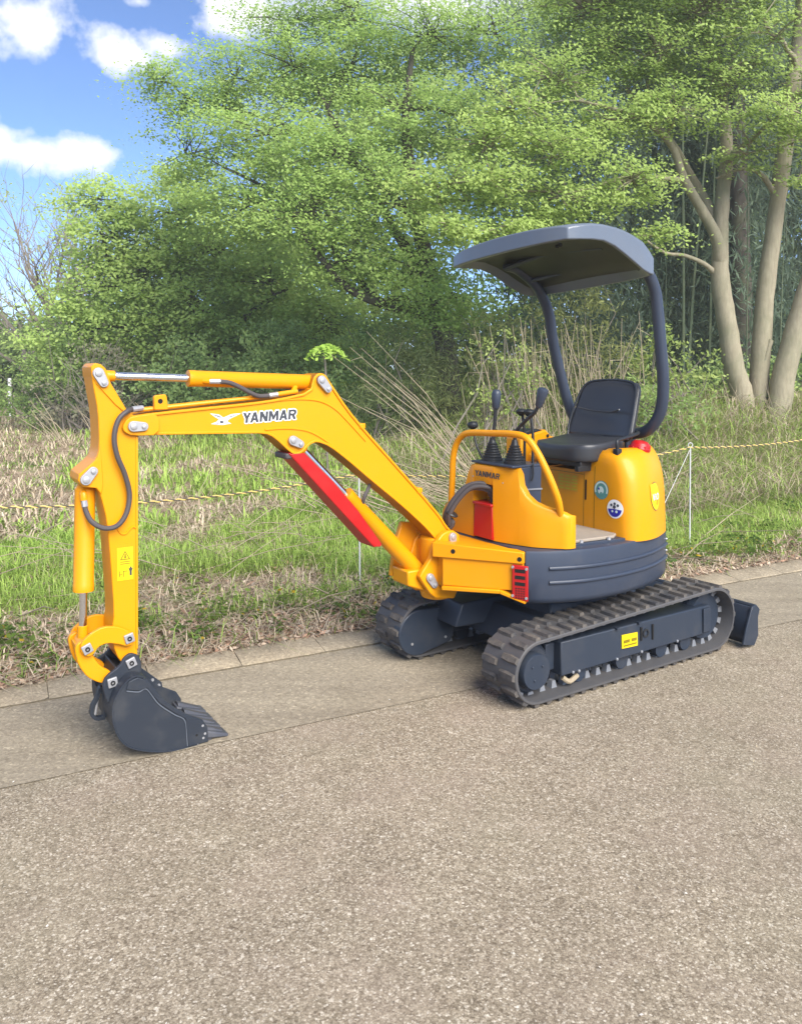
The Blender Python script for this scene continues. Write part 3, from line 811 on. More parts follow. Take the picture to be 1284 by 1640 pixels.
# bamboo grove, dark, on the right
def bamboo():
    g = np.random.default_rng(95); lob = []
    for i in range(40):
        x = g.uniform(1.9, 10); y = g.uniform(14.2, 18); 
        for z in np.arange(2.2, 9.2, 1.25): lob.append((x+g.normal(0, .3), y, z+g.normal(0, .3), .9, .7))
    me, S = crown_mesh('bamboo_grove', lob, 8.5, 46, .6, .45, (.12, .22), (.09, .14, .10), (.21, .28, .18), 96, up=.3, asp=.16, shell=.2, drop=.55)
    tag(link('bamboo_grove', me), 'dark dense bamboo foliage behind the pale trunks', 'bamboo', kind='stuff')
    b = MB()
    for i in range(34):
        x = g.uniform(2.0, 10); y = g.uniform(14.0, 18.5); l = g.normal(0, .25)
        b.tube([(x, y, .3), (x+l*.3, y, 3), (x+l, y, 7)], [.028, .025, .014], 5, cap=False)
    tag(b.build('bamboo_grove', 'culm'), 'crowded bamboo stems in the dark of the grove', 'bamboo', kind='stuff')
    spots = [(4.12, 12.6), (5.57, 13.0), (6.2, 13.2)]
    BLAB = ['slender bamboo stem between the canopy post and the forked pale trunk', 'slender bamboo stem seen between the left and the middle pale trunk', 'slender bamboo stem seen between the middle and the right pale trunk']
    for i, (x, y) in enumerate(spots):
        b = MB((x, y, .7)); l = g.normal(0, .06); zz = np.linspace(.7, 6.2+g.random(), 16); pts = []; rs = []
        for k, z in enumerate(zz):
            t = k/15; X = x+l*t*t
            pts += [(X, y, z-.012), (X, y, z), (X, y, z+.012)]; rs += [.012*(1-.5*t), .0145*(1-.5*t), .012*(1-.5*t)]
        o = b.tube(pts, rs, 6).build('bamboo_culm', 'culm'); o.location = (x, y, .7)
        tag(o, BLAB[i], 'bamboo', 'bamboo stems before the grove')
bamboo()

# shrubs
def shrub(label, base, lobes, seed, c0, c1, size=(.05, .09), per=40, leaf_n=40, spray_r=.25, flat=.3, canes=12, barkm='twig', up=.8, asp=.5):
    root = empty('shrub', base); g = np.random.default_rng(seed)
    b = MB(base)
    for k in range(canes):
        lo = lobes[k % len(lobes)]
        e = Vector((lo[0]+g.normal(0, lo[3]*.5), lo[1]+g.normal(0, .2), lo[2]+g.uniform(-.2, 1)*lo[4]))
        branch_to(b, Vector(base)+Vector((g.normal(0, .25), g.normal(0, .1), -.05)), e, .016, g, 4, .05)
    b.build('stem', barkm, root)
    me, S = crown_mesh('foliage', lobes, per, leaf_n, spray_r, flat, size, c0, c1, seed+1, up=up, asp=asp, shell=.25)
    me.transform(Matrix.Translation(-Vector(base))); link('foliage', me, root)
    tag(root, label, 'shrub', 'shrubs at the edge of the wood')
DK = ((.21, .32, .11), (.40, .53, .19)); MD = ((.18, .28, .08), (.36, .48, .15)); LT = ((.25, .35, .09), (.48, .56, .18)); GY = ((.22, .22, .14), (.38, .36, .24))
shrub('dark tangled shrub at the field edge, behind the arm of the machine', (-5.9, 15.5, .2), [(-6.3,15.5,.9,.8,.6),(-5.4,15.4,1.1,.8,.7),(-5.9,15.6,1.6,.7,.5)], 101, *GY, size=(.05, .10), canes=60, per=22)
shrub('dark green shrub seen above the boom, left end of the row', (-4.0, 15, .2), [(-4.5,15,.9,.9,.7),(-3.6,15,1.0,.9,.8),(-3.9,15,1.7,.8,.5)], 103, *DK, size=(.06, .11))
shrub('dense dark evergreen shrub under the spreading tree', (-2.3, 14.6, .2), [(-2.7,14.6,1.0,.9,.8),(-1.8,14.5,1.0,.9,.8),(-2.2,14.7,1.8,.9,.6)], 105, *DK, size=(.06, .11))
shrub('dark shrub beside the leaning trunk', (-.6, 13.6, .4), [(-.9,13.6,1.2,.8,.7),(-.2,13.6,1.3,.8,.7),(-.5,13.7,2.0,.8,.5)], 107, *DK, size=(.05, .10))
shrub('grey green bamboo grass thicket right of the boom knee', (-.1, 11.6, .5), [(-.5,11.6,1.0,.6,.5),(.1,11.5,1.2,.7,.7),(.6,11.6,1.3,.7,.7),(.2,11.7,1.8,.6,.4)], 109, (.15,.20,.075), (.30,.34,.14), size=(.07, .15), asp=.14, up=.2, per=60)
shrub('olive bamboo grass thicket behind the control levers', (1.4, 11.2, .6), [(1.0,11.2,1.2,.6,.6),(1.6,11.2,1.3,.6,.6),(1.3,11.3,1.9,.6,.4)], 111, (.17,.21,.07), (.34,.37,.15), size=(.07, .15), asp=.14, up=.2, per=60)
shrub('bright leafy shrub just left of the canopy post', (1.25, 9.2, .5), [(1.15,9.2,1.2,.35,.35),(1.35,9.2,1.5,.3,.3),(1.1,9.2,1.75,.25,.2)], 113, *LT, size=(.035, .06), per=70, leaf_n=30, spray_r=.15)
shrub('yellow green thicket seen between the canopy posts', (2.4, 10.8, .7), [(2.1,10.8,1.5,.6,.6),(2.7,10.8,1.5,.6,.6),(2.4,10.9,2.2,.6,.5)], 115, (.19,.22,.075), (.37,.39,.15), size=(.06, .12), asp=.2, up=.3, per=60)
shrub('light green bush right of the canopy post below the pale trunks', (3.55, 10.6, .8), [(3.3,10.6,1.3,.45,.45),(3.8,10.6,1.35,.45,.4),(3.4,10.6,1.8,.35,.3)], 117, *LT, size=(.04, .08), per=60, leaf_n=34, spray_r=.2)
shrub('broad green undergrowth bush behind the seat', (3.0, 9.6, .7), [(2.7,9.6,1.1,.5,.3),(3.3,9.6,1.05,.5,.3)], 119, *MD, size=(.05, .10), per=60, asp=.25)
shrub('low green bush between the feet of the pale trunks', (4.95, 11.9, .8), [(4.8,11.9,1.25,.35,.3),(5.3,12,1.2,.4,.3)], 121, *LT, size=(.04, .08), per=50)
shrub('dark shrub filling the gap under the grove at the right', (6.6, 13.4, .8), [(6.2,13.4,1.3,.7,.5),(7.2,13.4,1.4,.8,.6),(5.4,13.6,1.3,.6,.4)], 123, *DK, size=(.06, .11))
shrub('pale green bush at the far left end of the field', (-8.4, 19, .2), [(-8.8,19,1.0,.9,.6),(-7.9,19,1.4,.9,.8),(-8.2,19,2.2,.8,.5)], 125, *MD, size=(.07, .12))
shrub('bushy green shrub left of the arm tip, in front of the lower tree', (-7.0, 16.2, .2), [(-7.3,16.2,1.0,.8,.6),(-6.7,16.2,1.6,.8,.6)], 127, *MD, size=(.06, .11))
# leaning dry reeds
def reeds(label, base, N, lean, L, seed, spread=.5, r=.008):
    g = np.random.default_rng(seed); b = MB(base)
    for k in range(N):
        p = Vector(base)+Vector((g.normal(0, spread), g.normal(0, .25), -.05))
        l = g.uniform(*L); a = lean+g.normal(0, .13)
        d = Vector((-math.sin(a), g.normal(0, .15), math.cos(a))).normalized()
        m = p+d*l*.5+Vector((0, 0, .03*l)); e = p+d*l+Vector((-.06*l*math.sin(a), 0, -.05*l))
        b.tube([p, m, e], [r, r*.8, r*.35], 4, cap=False)
        if g.random() < .3:
            q = m.lerp(e, g.random()); b.tube([q, q+Vector((g.normal(0, .12), g.normal(0, .1), g.uniform(-.12, .06)))], [r*.5, r*.3], 3, cap=False)
    o = b.build('dry_reeds', 'cane', smooth=0); o.location = base
    tag(o, label, 'dry reeds', 'dry reeds on the verge')
reeds('long dry reeds leaning left, right behind the boom', (.75, 8.3, .45), 17, .74, (.9, 2.1), 131, .16, .006)
reeds('flattened tangle of dry reeds low behind the boom', (.5, 7.6, .25), 44, 1.15, (.5, 1.5), 132, .45, .005)
reeds('thin pale reeds standing upright behind the levers', (1.55, 9.4, .6), 44, .18, (.7, 1.7), 133, .35, .007)
reeds('upright dead stalks seen below the canopy', (2.3, 9.8, .7), 40, .05, (.7, 1.7), 134, .35, .007)
reeds('broken dry stems in the field left of the arm', (-4.8, 13.5, .15), 34, .6, (.4, 1.2), 135, 1.1, .009)
reeds('dead grass stalks at the foot of the pale trunks', (4.1, 10.4, .75), 40, .2, (.3, .8), 136, .5, .005)
# sapling with a tuft of broad leaves
def sapling():
    base = (-.82, 9, .2); root = empty('sapling', base); b = MB(base)
    b.tube(catmull([(-.82,9,.15),(-.84,9,1.43),(-.86,9,1.64),(-.84,9,1.74)], 4), .012, 6).build('stem', 'twig', root)
    g = np.random.default_rng(141); P = []; 
    for k in range(11):
        az = 2*math.pi*k/11+g.normal(0, .2); L = g.uniform(.18, .27); c = Vector((-.85, 9, 1.70+g.uniform(0, .05)))
        for j in range(7):
            t = (j+1)/7
            ctr = c+Vector((math.cos(az), math.sin(az), 0))*L*t+Vector((0, 0, .12*t-.22*t*t))
            for s in (-1, 1):
                P.append(ctr+Vector((-math.sin(az), math.cos(az), -.2))*s*.028)
    P = np.array([tuple(p) for p in P]); t = g.random((len(P), 1))
    v, c = leaves(P, (.06, .09), 2.2, np.array([.28, .46, .06])*(1-t)+np.array([.45, .62, .12])*t, g, .5)
    me = np_mesh('leaf_tuft', v, np.arange(len(v)).reshape(-1, 4), 'leaf', c); me.transform(Matrix.Translation(-Vector(base)))
    link('leaf_tuft', me, root)
    tag(root, 'young sapling with an umbrella of bright compound leaves above the boom', 'sapling')
sapling()
# house far behind the field
def house():
    base = (-26.5, 46, .2); root = empty('house', base, R(20))
    MB().box((-3, -2.5, 0), (3, 2.5, 2.6)).build('wall', 'white', root)
    b = MB(); b.prism([(-3.0, 2.6), (3.0, 2.6), (0, 4.0)], -3.4, 3.4, 'u'); b.build('roof', 'worn', root)
    for x in (-1.8, 1.2):
        w = MB().box((x, -2.56, .9), (x+1.0, -2.49, 2.0)).build('window', 'white', root)
        MB().box((x+.08, -2.58, .98), (x+.92, -2.55, 1.92)).build('pane', 'print', w)
    tag(root, 'small white house half hidden by hedges at the far left', 'house')
house()
pp = MB((-10.2, 21, .2)).cyl((-10.2, 21, .1), (-10.2, 21, 1.25), .045, 8).build('marker_post', 'white'); pp.location = (-10.2, 21, .2)
tag(pp, 'short white marker post at the far left of the field', 'post')

# rope fence
M['ropeyellow'] = paint('rope_yellow', (.64, .49, .16), .8, 0, (.45, .38, .25), .2)
M['ropeblack'] = paint('rope_black', (.11, .095, .07), .8, 0, dirt_amt=.2)
M['palegrey'] = paint('pole_grey', (.55, .56, .56), .5, 0)
poles = [(-2.75, 4.15, .80), (-.283, 5.405, .79), (2.306, 6.405, .87), (5.3, 7.95, 1.15)]
PL = ['thin grey fence pole just outside the left picture edge', 'thin grey fibre pole carrying the rope under the boom', 'thin white fibre pole with a loop right of the machine', 'thin fence pole outside the right picture edge']
for (x, y, z), lab in zip(poles, PL):
    if not -0.6 < x < 3: continue
    b = MB((x, y, 0)); g0 = float(height(x, y)); lx = .006
    b.tube([(x+lx, y, g0-.05), (x, y, z)], .0058, 8)
    loop = [(x+.018*math.sin(t), y, z+.02-.018*math.cos(t)) for t in np.linspace(0, 2*math.pi, 13)]
    b.tube(loop, .0035, 6, cap=False)
    o = b.build('fence_pole', 'palegrey'); o.location = (x, y, 0)
    tag(o, lab, 'pole', 'poles of the rope fence')
def rope():
    c = []
    for i in range(len(poles)-1):
        a = Vector(poles[i]); b = Vector(poles[i+1]); L = (b-a).length
        for k in range(30):
            t = k/30; c.append(a.lerp(b, t)+Vector((0, 0, -.10*4*t*(1-t)*L/3+.0)))
    c.append(Vector(poles[-1])); c = catmull(c, 8)
    root = empty('rope', tuple(poles[1]))
    fr = frame_of(c)
    for ph, mname in ((0, 'ropeyellow'), (math.pi, 'ropeblack')):
        pts = []; s = 0
        for i, (p, t, n, b) in enumerate(fr):
            if i: s += (p-fr[i-1][0]).length
            a = s/.075*2*math.pi+ph; pts.append(p+(n*math.cos(a)+b*math.sin(a))*.0042)
        MB(poles[1]).tube(pts, .0044, 6).build('strand', mname, root)
    tag(root, 'twisted yellow and black rope strung along the verge', 'rope')
rope()
gl = MB((2.306, 6.405, 0)).tube([(2.306, 6.405, .86), (1.92, 6.35, .06)], .0022, 5).build('guy_line', 'white'); gl.location = (2.306, 6.405, 0)
tag(gl, 'thin pale guy line slanting from the white pole to the ground', 'cord')

# ------------------------------------------------------------------ the excavator
# machine axes: u backwards (towards the blade), v across to the far side, z up; metres
OFF = (.60, .50, 0)
OX, OY, AM = .586, 3.483, R(33.3)
rx, ry = OX + math.cos(AM)*OFF[0] - math.sin(AM)*OFF[1], OY + math.sin(AM)*OFF[0] + math.cos(AM)*OFF[1]
EX = empty('mini_excavator', (rx, ry, 0), AM)
tag(EX, 'yellow mini excavator on rubber tracks with open canopy, bucket resting on the gutter', 'excavator')
def B(): return MB(OFF)
def loc(u, v, z): return (u-OFF[0], v-OFF[1], z-OFF[2])

# ---- tracks
def track_path(cf, rf, cr, rr, n=240):
    """outer belt line around two wheels (u,z), resampled by arc length: list of (u, z, nu, nz)"""
    C1, C2 = Vector(cf), Vector(cr); D = C2-C1; L = D.length; ang = math.atan2(D.y, D.x)
    be = math.acos((rf-rr)/L)
    pts = []
    for k in range(61):                       # front wheel: from top tangent round the front to the bottom
        a = ang+be+(2*math.pi-2*be)*k/60; pts.append((C1.x+rf*math.cos(a), C1.y+rf*math.sin(a)))
    for k in range(61):                       # rear wheel
        a = ang-be+2*be*k/60; pts.append((C2.x+rr*math.cos(a), C2.y+rr*math.sin(a)))
    pts.append(pts[0])
    P = np.array(pts); s = np.concatenate([[0], np.cumsum(np.linalg.norm(np.diff(P, axis=0), axis=1))])
    tot = s[-1]; q = np.linspace(0, tot, n, endpoint=False)
    def at(x):
        x = np.mod(x, tot); return np.array([np.interp(x, s, P[:, 0]), np.interp(x, s, P[:, 1])])
    out = []
    for x in q:
        p = at(x); t = at(x+.004)-at(x-.004); t /= np.linalg.norm(t)
        out.append((p[0], p[1], t[1], -t[0]))
    return out, tot, at
def make_track(v0, du, near):
    w = .23
    path, tot, at = track_path((.030+du, .160), .142, (1.275+du, .183), .165)
    # orientation of the normal: outwards from the middle
    cx = .65+du
    def outn(p): 
        nu, nz = p[2], p[3]
        if (p[0]-cx)*nu+(p[1]-.17)*nz*3 < 0: nu, nz = -nu, -nz
        return nu, nz
    b = B(); rings = []
    sec = [(0, 0, .004), (0, .004, 0), (0, w-.004, 0), (0, w, .004), (1, w, -.006), (1, w-.035, 0), (1, .035, 0), (1, 0, -.006)]
    for p in path:
        nu, nz = outn(p); ring = []
        for (inner, dv, c) in sec:
            o = -.020-c if inner else -c
            ring.append((p[0]+nu*o, v0+dv, p[1]+nz*o))
        rings.append(ring)
    rings.append(rings[0]); b.loft(rings, False, False)
    tr = b.build('track', 'belt', EX, smooth=40, label='rubber crawler track nearest the camera' if near else 'rubber crawler track on the far side')
    # tread lugs, two staggered rows
    def lug_mesh(kind):
        m = MB(); a = .017; hw = .100
        y0, y1 = (.004, .004+hw) if kind == 0 else (w-.004-hw, w-.004)
        taper = .006
        mid = .118
        bot = [(-a, y0, -.004), (a, y0, -.004), (a+.004, (y0+y1)/2, -.004), (a, y1, -.004), (-a, y1, -.004), (-a-.004, (y0+y1)/2, -.004)]
        top = [(-a+taper, y0+.003, .0145), (a-taper, y0+.003, .0145), (a-taper+.003, (y0+y1)/2, .0145), (a-taper, y1-.006, .0145), (-a+taper, y1-.006, .0145), (-a+taper-.003, (y0+y1)/2, .0145)]
        m.add(bot+top, [(5,4,3,2,1,0), (6,7,8,9,10,11)]+[(i, (i+1) % 6, (i+1) % 6+6, i+6) for i in range(6)])
        return m.mesh('tread_lug', 'rubber', 20)
    lm = [lug_mesh(0), lug_mesh(1)]
    g = MB(); g.add([(-.017, 0, 0), (.017, 0, 0), (.017, .034, 0), (-.017, .034, 0), (-.009, .004, .034), (.009, .004, .034), (.009, .030, .034), (-.009, .030, .034)],
                    [(3,2,1,0),(4,5,6,7),(0,1,5,4),(1,2,6,5),(2,3,7,6),(3,0,4,7)])
    gm = g.mesh('guide_lug', 'worn', 20)
    n = 48; rnd = random.Random(3 if near else 4)
    def place(me, name, s, off, flip, v):
        p = at(s); t = at(s+.004)-at(s-.004); t /= np.linalg.norm(t)
        nu, nz = outn((p[0], p[1], t[1], -t[0]))
        X = Vector((nz, 0, -nu)); Z = Vector((nu, 0, nz))
        if flip: X, Z = -X, -Z
        Y = Z.cross(X)
        o = link(name, me, tr)
        m = Matrix((X, Y, Z)).transposed().to_4x4()
        m.translation = Vector(loc(p[0]+nu*off, v, p[1]+nz*off)); o.matrix_local = m
        return o, Y
    for i in range(n):
        for k in (0, 1):
            s = tot*(i+.5*k)/n
            o, Y = place(lm[k], 'tread_lug', s, -.001, False, v0)
            if Y.y < 0: o.location.y += w
    for i in range(n):
        for vv in ((.068, .128) if True else (.068,)):
            s = tot*(i+.25)/n
            o, Y = place(gm, 'guide_lug', s, -.0185, True, v0+vv)
            if Y.y < 0: o.location.y += .034
    # wheels, frame
    side = v0+.018 if near else v0+w-.018     # outer side
    MB(OFF).lathe((.030+du, v0+.06, .160), (0, 1, 0), [(0, .02), (0, .100), (.015, .116), (.095, .116), (.11, .10), (.11, .02)], 32).build('idler_wheel', 'navy', tr)
    MB(OFF).lathe((1.275+du, v0+.07, .183), (0, 1, 0), [(0, .05), (.0, .118), (.03, .130), (.06, .130), (.09, .118), (.09, .05)], 22).build('sprocket', 'navy', tr, smooth=10)
    for u in (.33, .62, .91, 1.10):
        MB(OFF).lathe((u+du, v0+.055, .082), (0, 1, 0), [(0, .02), (0, .042), (.03, .044), (.035, .03), (.085, .03), (.09, .044), (.12, .042), (.12, .02)], 20).build('roller', 'navy', tr)
    fr = B()
    fr.hexa([(.19+du, v0+.030, .100), (1.27+du, v0+.030, .108), (1.27+du, v0+.20, .108), (.19+du, v0+.20, .100),
             (.19+du, v0+.034, .257), (1.27+du, v0+.034, .254), (1.27+du, v0+.20, .254), (.19+du, v0+.20, .257)])
    fb = fr.build('side_frame', 'navy', tr, .006)
    B().box((.135+du, v0+.075, .12), (.19+du, v0+.17, .245)).build('tension_block', 'navy', tr, .005)
    if near:
        b = B(); b.lathe((.021, v0+.060, .162), (0, -1, 0), [(0, .080), (.046, .080), (.052, .076), (.052, .01)], 40); hub = b.build('hub_cover', 'navy', tr, smooth=35)
        for a in (.6, 2.4, 4.3):
            MB(OFF).lathe((.021+.038*math.cos(a), v0+.0078, .162+.038*math.sin(a)), (0, -1, 0), [(0, .0055), (.004, .0055), (.005, .004)], 8).build('bolt', 'navy', hub)
        B().box((1.205, v0+.022, .118), (1.262, v0+.030, .243)).build('end_plate', 'navy', fb, .002)
        # sticker, slots, sight hole and bolts on the side frame
        st = B(); st.hexa([(.588, v0+.027, .152), (.700, v0+.027, .147), (.700, v0+.031, .147), (.588, v0+.031, .152), (.588, v0+.029, .217), (.700, v0+.029, .212), (.700, v0+.033, .212), (.588, v0+.033, .217)])
        sk = st.build('sticker', 'stickeryellow', fb)
        for (a, c) in ((.60, .64), (.655, .69)):
            B().box((a, v0+.0255, .176), (c, v0+.0268, .190)).build('printed_mark', 'olive', sk)
        B().box((.60, v0+.0255, .160), (.69, v0+.0265, .166)).build('printed_mark', 'olive', sk)
        for u in (.722, .806):
            B().box((u, v0+.025, .165 if u < .8 else .155), (u+.011, v0+.034, .232)).build('slot', 'dark', fb, .002)
        b = B(); b.lathe((.762, v0+.034, .196), (0, -1, 0), [(0, .022), (.007, .022), (.007, .014), (.001, .013)], 20); b.build('sight_hole', 'black', fb)
        for (u, z) in ((.262, .106), (.555, .108), (.73, .110), (1.0, .112), (.30, .104)):
            MB(OFF).lathe((u, v0+.033, z), (0, -1, 0), [(0, .0075), (.008, .0075), (.010, .004)], 8).build('bolt', 'worn', fb)
        for u in (.545, .70):
            B().box((u, v0+.02, .252), (u+.018, v0+.04, .262)).build('clip', 'navy', fb)
        B().tube(catmull([(.215, v0+.05, .085), (.25, v0+.04, .062), (.31, v0+.05, .075)], 4), .012, 8).build('scraper', 'cane', tr)
    else:
        # motor cover facing the camera, inside of the far track
        vi = v0-.004
        prof = [(-.060+.122*math.cos(a)+du+.065, .150+.118*math.sin(a)) for a in np.linspace(math.pi*.42, math.pi*1.62, 26)]
        poly = [(.130+du+.07, .07)] + [(.155+du+.07, .10), (.150+du+.07, .225), (.10+du+.07, .262)] + prof
        b = B(); b.prism(poly, vi, v0+.055); mc = b.build('motor_cover', 'navy', tr, .006)
        for (u, z) in ((-.11, .10), (.09, .245), (.10, .10)):
            MB(OFF).lathe((u+du+.07, vi-.001, z), (0, -1, 0), [(0, .007), (.004, .007)], 8).build('bolt', 'steel', mc)
    return tr
make_track(0.0, 0.0, True)
make_track(.765, -.095, False)

# ---- undercarriage centre
b = B()
b.hexa([(.16, .20, .16), (1.05, .20, .16), (1.05, .80, .16), (.16, .80, .16), (.25, .20, .30), (.98, .20, .30), (.98, .80, .30), (.25, .80, .30)])
b.hexa([(.02, .60, .20), (.5, .55, .20), (.5, .79, .20), (.02, .79, .20), (.06, .60, .315), (.5, .55, .345), (.5, .79, .345), (.06, .79, .315)])
b.hexa([(.30, .22, .24), (.95, .22, .24), (.95, .78, .24), (.30, .78, .24), (.36, .28, .365), (.88, .28, .365), (.88, .72, .365), (.36, .72, .365)])
ctr = b.build('undercarriage_frame', 'navy', EX, .008)
B().lathe((.60, .50, .355), (0, 0, 1), [(0, .33), (.02, .34), (.045, .34), (.05, .31), (.075, .31), (.08, .33), (.10, .33)], 48).build('swing_bearing', 'navy', EX)
# ---- blade at the back
b = B(); rings = []
for v in (-.04, 1.0):
    ring = []
    for (u, z) in [(1.515, .012), (1.490, .045), (1.483, .11), (1.497, .165), (1.532, .215), (1.552, .212), (1.523, .16), (1.510, .11), (1.517, .05), (1.532, .012)]:
        ring.append((u, v, z))
    rings.append(ring)
b.loft(rings); bl = b.build('dozer_blade', 'navy', EX, .003)
for v in (-.052, 1.0):
    b = B(); b.prism([(1.440, .03), (1.540, .008), (1.575, .06), (1.570, .16), (1.585, .20), (1.555, .228), (1.515, .222), (1.470, .12)], v, v+.012); b.build('end_plate', 'navy', bl, .003)
b = B(); b.tube([(1.555, -.04, .215), (1.555, 1.0, .215)], .014, 12); b.build('top_tube', 'navy', bl)
for v in (.32, .66):
    b = B(); b.prism([(.95, .20), (1.0, .25), (1.500, .14), (1.500, .08), (1.0, .16)], v, v+.06); b.build('blade_arm', 'navy', EX, .004)

# ---- upper frame and counterweight skirt
FOOT = [(.100,.172),(.16,.128),(.226,.096),(.30,.069),(.381,.050),(.47,.040),(.57,.036),(.66,.040),(.75,.050),(.845,.071),(.93,.099),(1.01,.132),(1.08,.170),(1.14,.225),(1.185,.30),(1.212,.39),(1.222,.50)]
FOOT = FOOT + [(u, 1.0-v) for u, v in FOOT[-2::-1]]
b = B(); n = len(FOOT)
def scaled(k, z): return [(.65+(u-.65)*k, .5+(v-.5)*k, z) for u, v in FOOT]
b.loft([scaled(.93, .405), scaled(.985, .418), scaled(1.0, .440), scaled(1.003, .54), scaled(1.0, .645), scaled(.994, .657), scaled(.98, .660)])
skirt = b.build('counterweight_skirt', 'grey', EX, smooth=50)
for z in (.578, .512):
    pts = [(.65+(u-.65)*1.003, .5+(v-.5)*1.003, z) for u, v in FOOT[1:13]]
    pts[0] = (pts[0][0]+.03, pts[0][1]-.016, z)
    B().tube(catmull(pts, 4), .0095, 10).build('ridge', 'grey', skirt)
for z in (.50, .54, .60):
    MB(OFF).lathe((1.09, .173, z), (.75, -.66, 0), [(-.004, .006), (.0035, .006)], 8).build('bolt', 'steel', skirt)
# yellow frame, with its recessed near panel running from the skirt to the boom bracket
b = B(); P0, P1 = (.098, .168), (-.135, .50)
dU = Vector((P1[0]-P0[0], P1[1]-P0[1], 0)); dU.normalize(); nU = Vector((dU.y, -dU.x, 0))
if nU.y > 0: nU = -nU
def fp(t, z, o=0.):   # point on the panel plane
    p = Vector((P0[0]+(P1[0]-P0[0])*t, P0[1]+(P1[1]-P0[1])*t, z))+nU*o; return tuple(p)
b.prism([(P0[0]+.03, P0[1]+.04), (P1[0]+.02, P1[1]+.02), (P1[0], .86), (.45, .92), (.45, .2)], .445, .650, 'z')
uf = b.build('upper_frame', 'yellow', EX, .006)
b = B()
def slab(t0, t1, za0, za1, zb0, zb1, o0, o1):
    b.hexa([fp(t0, za0, o0), fp(t1, zb0, o0), fp(t1, zb0, o1), fp(t0, za0, o1), fp(t0, za1, o0), fp(t1, zb1, o0), fp(t1, zb1, o1), fp(t0, za1, o1)])
slab(.02, 1.12, .600, .654, .596, .668, .012, -.05); pf = b.build('panel_rail', 'yellow', uf, .005)
b = B(); slab(.03, 1.0, .472, .600, .462, .596, .0, -.05); b.build('panel', 'yellow', uf, .003)
b = B(); slab(.30, 1.0, .452, .470, .440, .460, .016, -.05); b.build('panel_rail', 'yellow', uf, .004)
b = B(); b.hexa([fp(.0, .415, .014), fp(.30, .452, .016), fp(.30, .452, -.05), fp(.0, .415, -.05), fp(.0, .433, .014), fp(.30, .470, .016), fp(.30, .470, -.05), fp(.0, .433, -.05)]); b.build('panel_rail', 'yellow', uf, .004)
for t, z in ((.86, .632), (.07, .622)):
    p = fp(t, z, .0122); MB(OFF).lathe(p, nU, [(-.004, .011), (.0015, .011)], 12).build('hole', 'dark', uf)
# red vent grille at the front corner of the skirt
vg = B(); vg.hexa([fp(-.03, .428, .016), fp(.155, .438, .016), fp(.155, .438, .002), fp(-.03, .428, .002), fp(-.03, .592, .016), fp(.155, .595, .016), fp(.155, .595, .002), fp(-.03, .592, .002)])
vent = vg.build('vent_grille', 'red', EX, .004)
for k in range(3):
    z = .568-.030*k; s = B(); s.hexa([fp(.0, z-.008, .0175), fp(.12, z-.007, .0175), fp(.12, z-.007, .010), fp(.0, z-.008, .010), fp(.0, z+.008, .0175), fp(.12, z+.009, .0175), fp(.12, z+.009, .010), fp(.0, z+.008, .010)]); s.build('vent_slot', 'dark', vent)
for r_ in range(5):
    for c_ in range(4):
        z = .487-.011*r_; t = .005+.03*c_; s = B(); s.hexa([fp(t, z-.003, .0172), fp(t+.019, z-.003, .0172), fp(t+.019, z-.003, .010), fp(t, z-.003, .010), fp(t, z+.003, .0172), fp(t+.019, z+.003, .0172), fp(t+.019, z+.003, .010), fp(t, z+.003, .010)]); s.build('vent_slot', 'dark', vent)
for (t, z) in ((.145, .585), (-.012, .58), (.145, .452), (-.012, .445)):
    MB(OFF).lathe(fp(t, z, .015), nU, [(0, .007), (.006, .006)], 8).build('bolt', 'steel', vent)
# floor
b = B(); b.prism([(.24, .13), (.66, .075), (.66, .62), (.20, .62), (.20, .20)], .655, .672, 'z'); fl = b.build('floor_plate', 'grey', EX, .003)
b = B(); b.prism([(.33, .125), (.60, .095), (.655, .13), (.655, .50), (.42, .50), (.38, .40), (.33, .30)], .672, .688, 'z'); b.build('floor_mat', 'mat', fl, .005)
b = B(); b.prism([(.28, .24), (.36, .22), (.40, .32), (.31, .34)], .672, .70, 'z'); b.build('foot_pedal', 'black', fl, .006)
for (u, v) in ((.345, .135), (.40, .118), (.56, .092), (.285, .14)):
    MB(OFF).lathe((u, v, .672), (0, 0, 1), [(0, .011), (.012, .010), (.014, .006)], 10).build('bolt', 'steel', fl)
B().box((.255, .118, .660), (.300, .160, .676)).build('rail_foot', 'yellow', fl, .003)

# ---- engine hood (also seat base)
HF = [(.655,.50),(.652,.40),(.650,.30),(.650,.20),(.652,.135),(.662,.085),(.690,.052),(.735,.036),(.80,.037),(.87,.055),(.94,.085),(1.005,.118),(1.06,.155),(1.12,.215),(1.165,.29),(1.192,.39),(1.20,.50)]
HF = HF + [(u, 1.0-v) for u, v in HF[-2:0:-1]]
hf = catmull([(u, v, 0) for u, v in HF+[HF[0]]], 4)[:-1]
def hood():
    b = B(); rings = []
    cu, cv = .93, .5
    lv = [(.655, 0), (.70, .004), (.78, .012), (.86, .024), (.93, .044), (.98, .070), (1.015, .098), (1.045, .132), (1.068, .170), (1.087, .215), (1.101, .27), (1.11, .34), (1.113, .48), (1.115, .70), (1.115, .95)]
    for z, k in lv:
        ring = []
        for p in hf:
            front = max(0, min(1, (.75-p.x)/.1))
            kk = k*(1-front*.75) if k < .15 else k-.15*.75*front*max(0, 1-(k-.15)/.3)
            u = cu+(p.x-cu)*(1-kk); v = cv+(p.y-cv)*(1-k)
            zz = z
            well = .125*(1-float(sm(v, .225, .36)))+.07*float(sm(v, .70, .8))
            back = .13*float(sm(u, .96, 1.06))
            zz = min(zz, .972+max(well, back)+.0*u)
            ring.append((u, v, zz))
        rings.append(ring)
    b.loft(rings)
    return b
hb = hood()
HOOD = hb.build('engine_hood', 'yellow', EX, smooth=42)
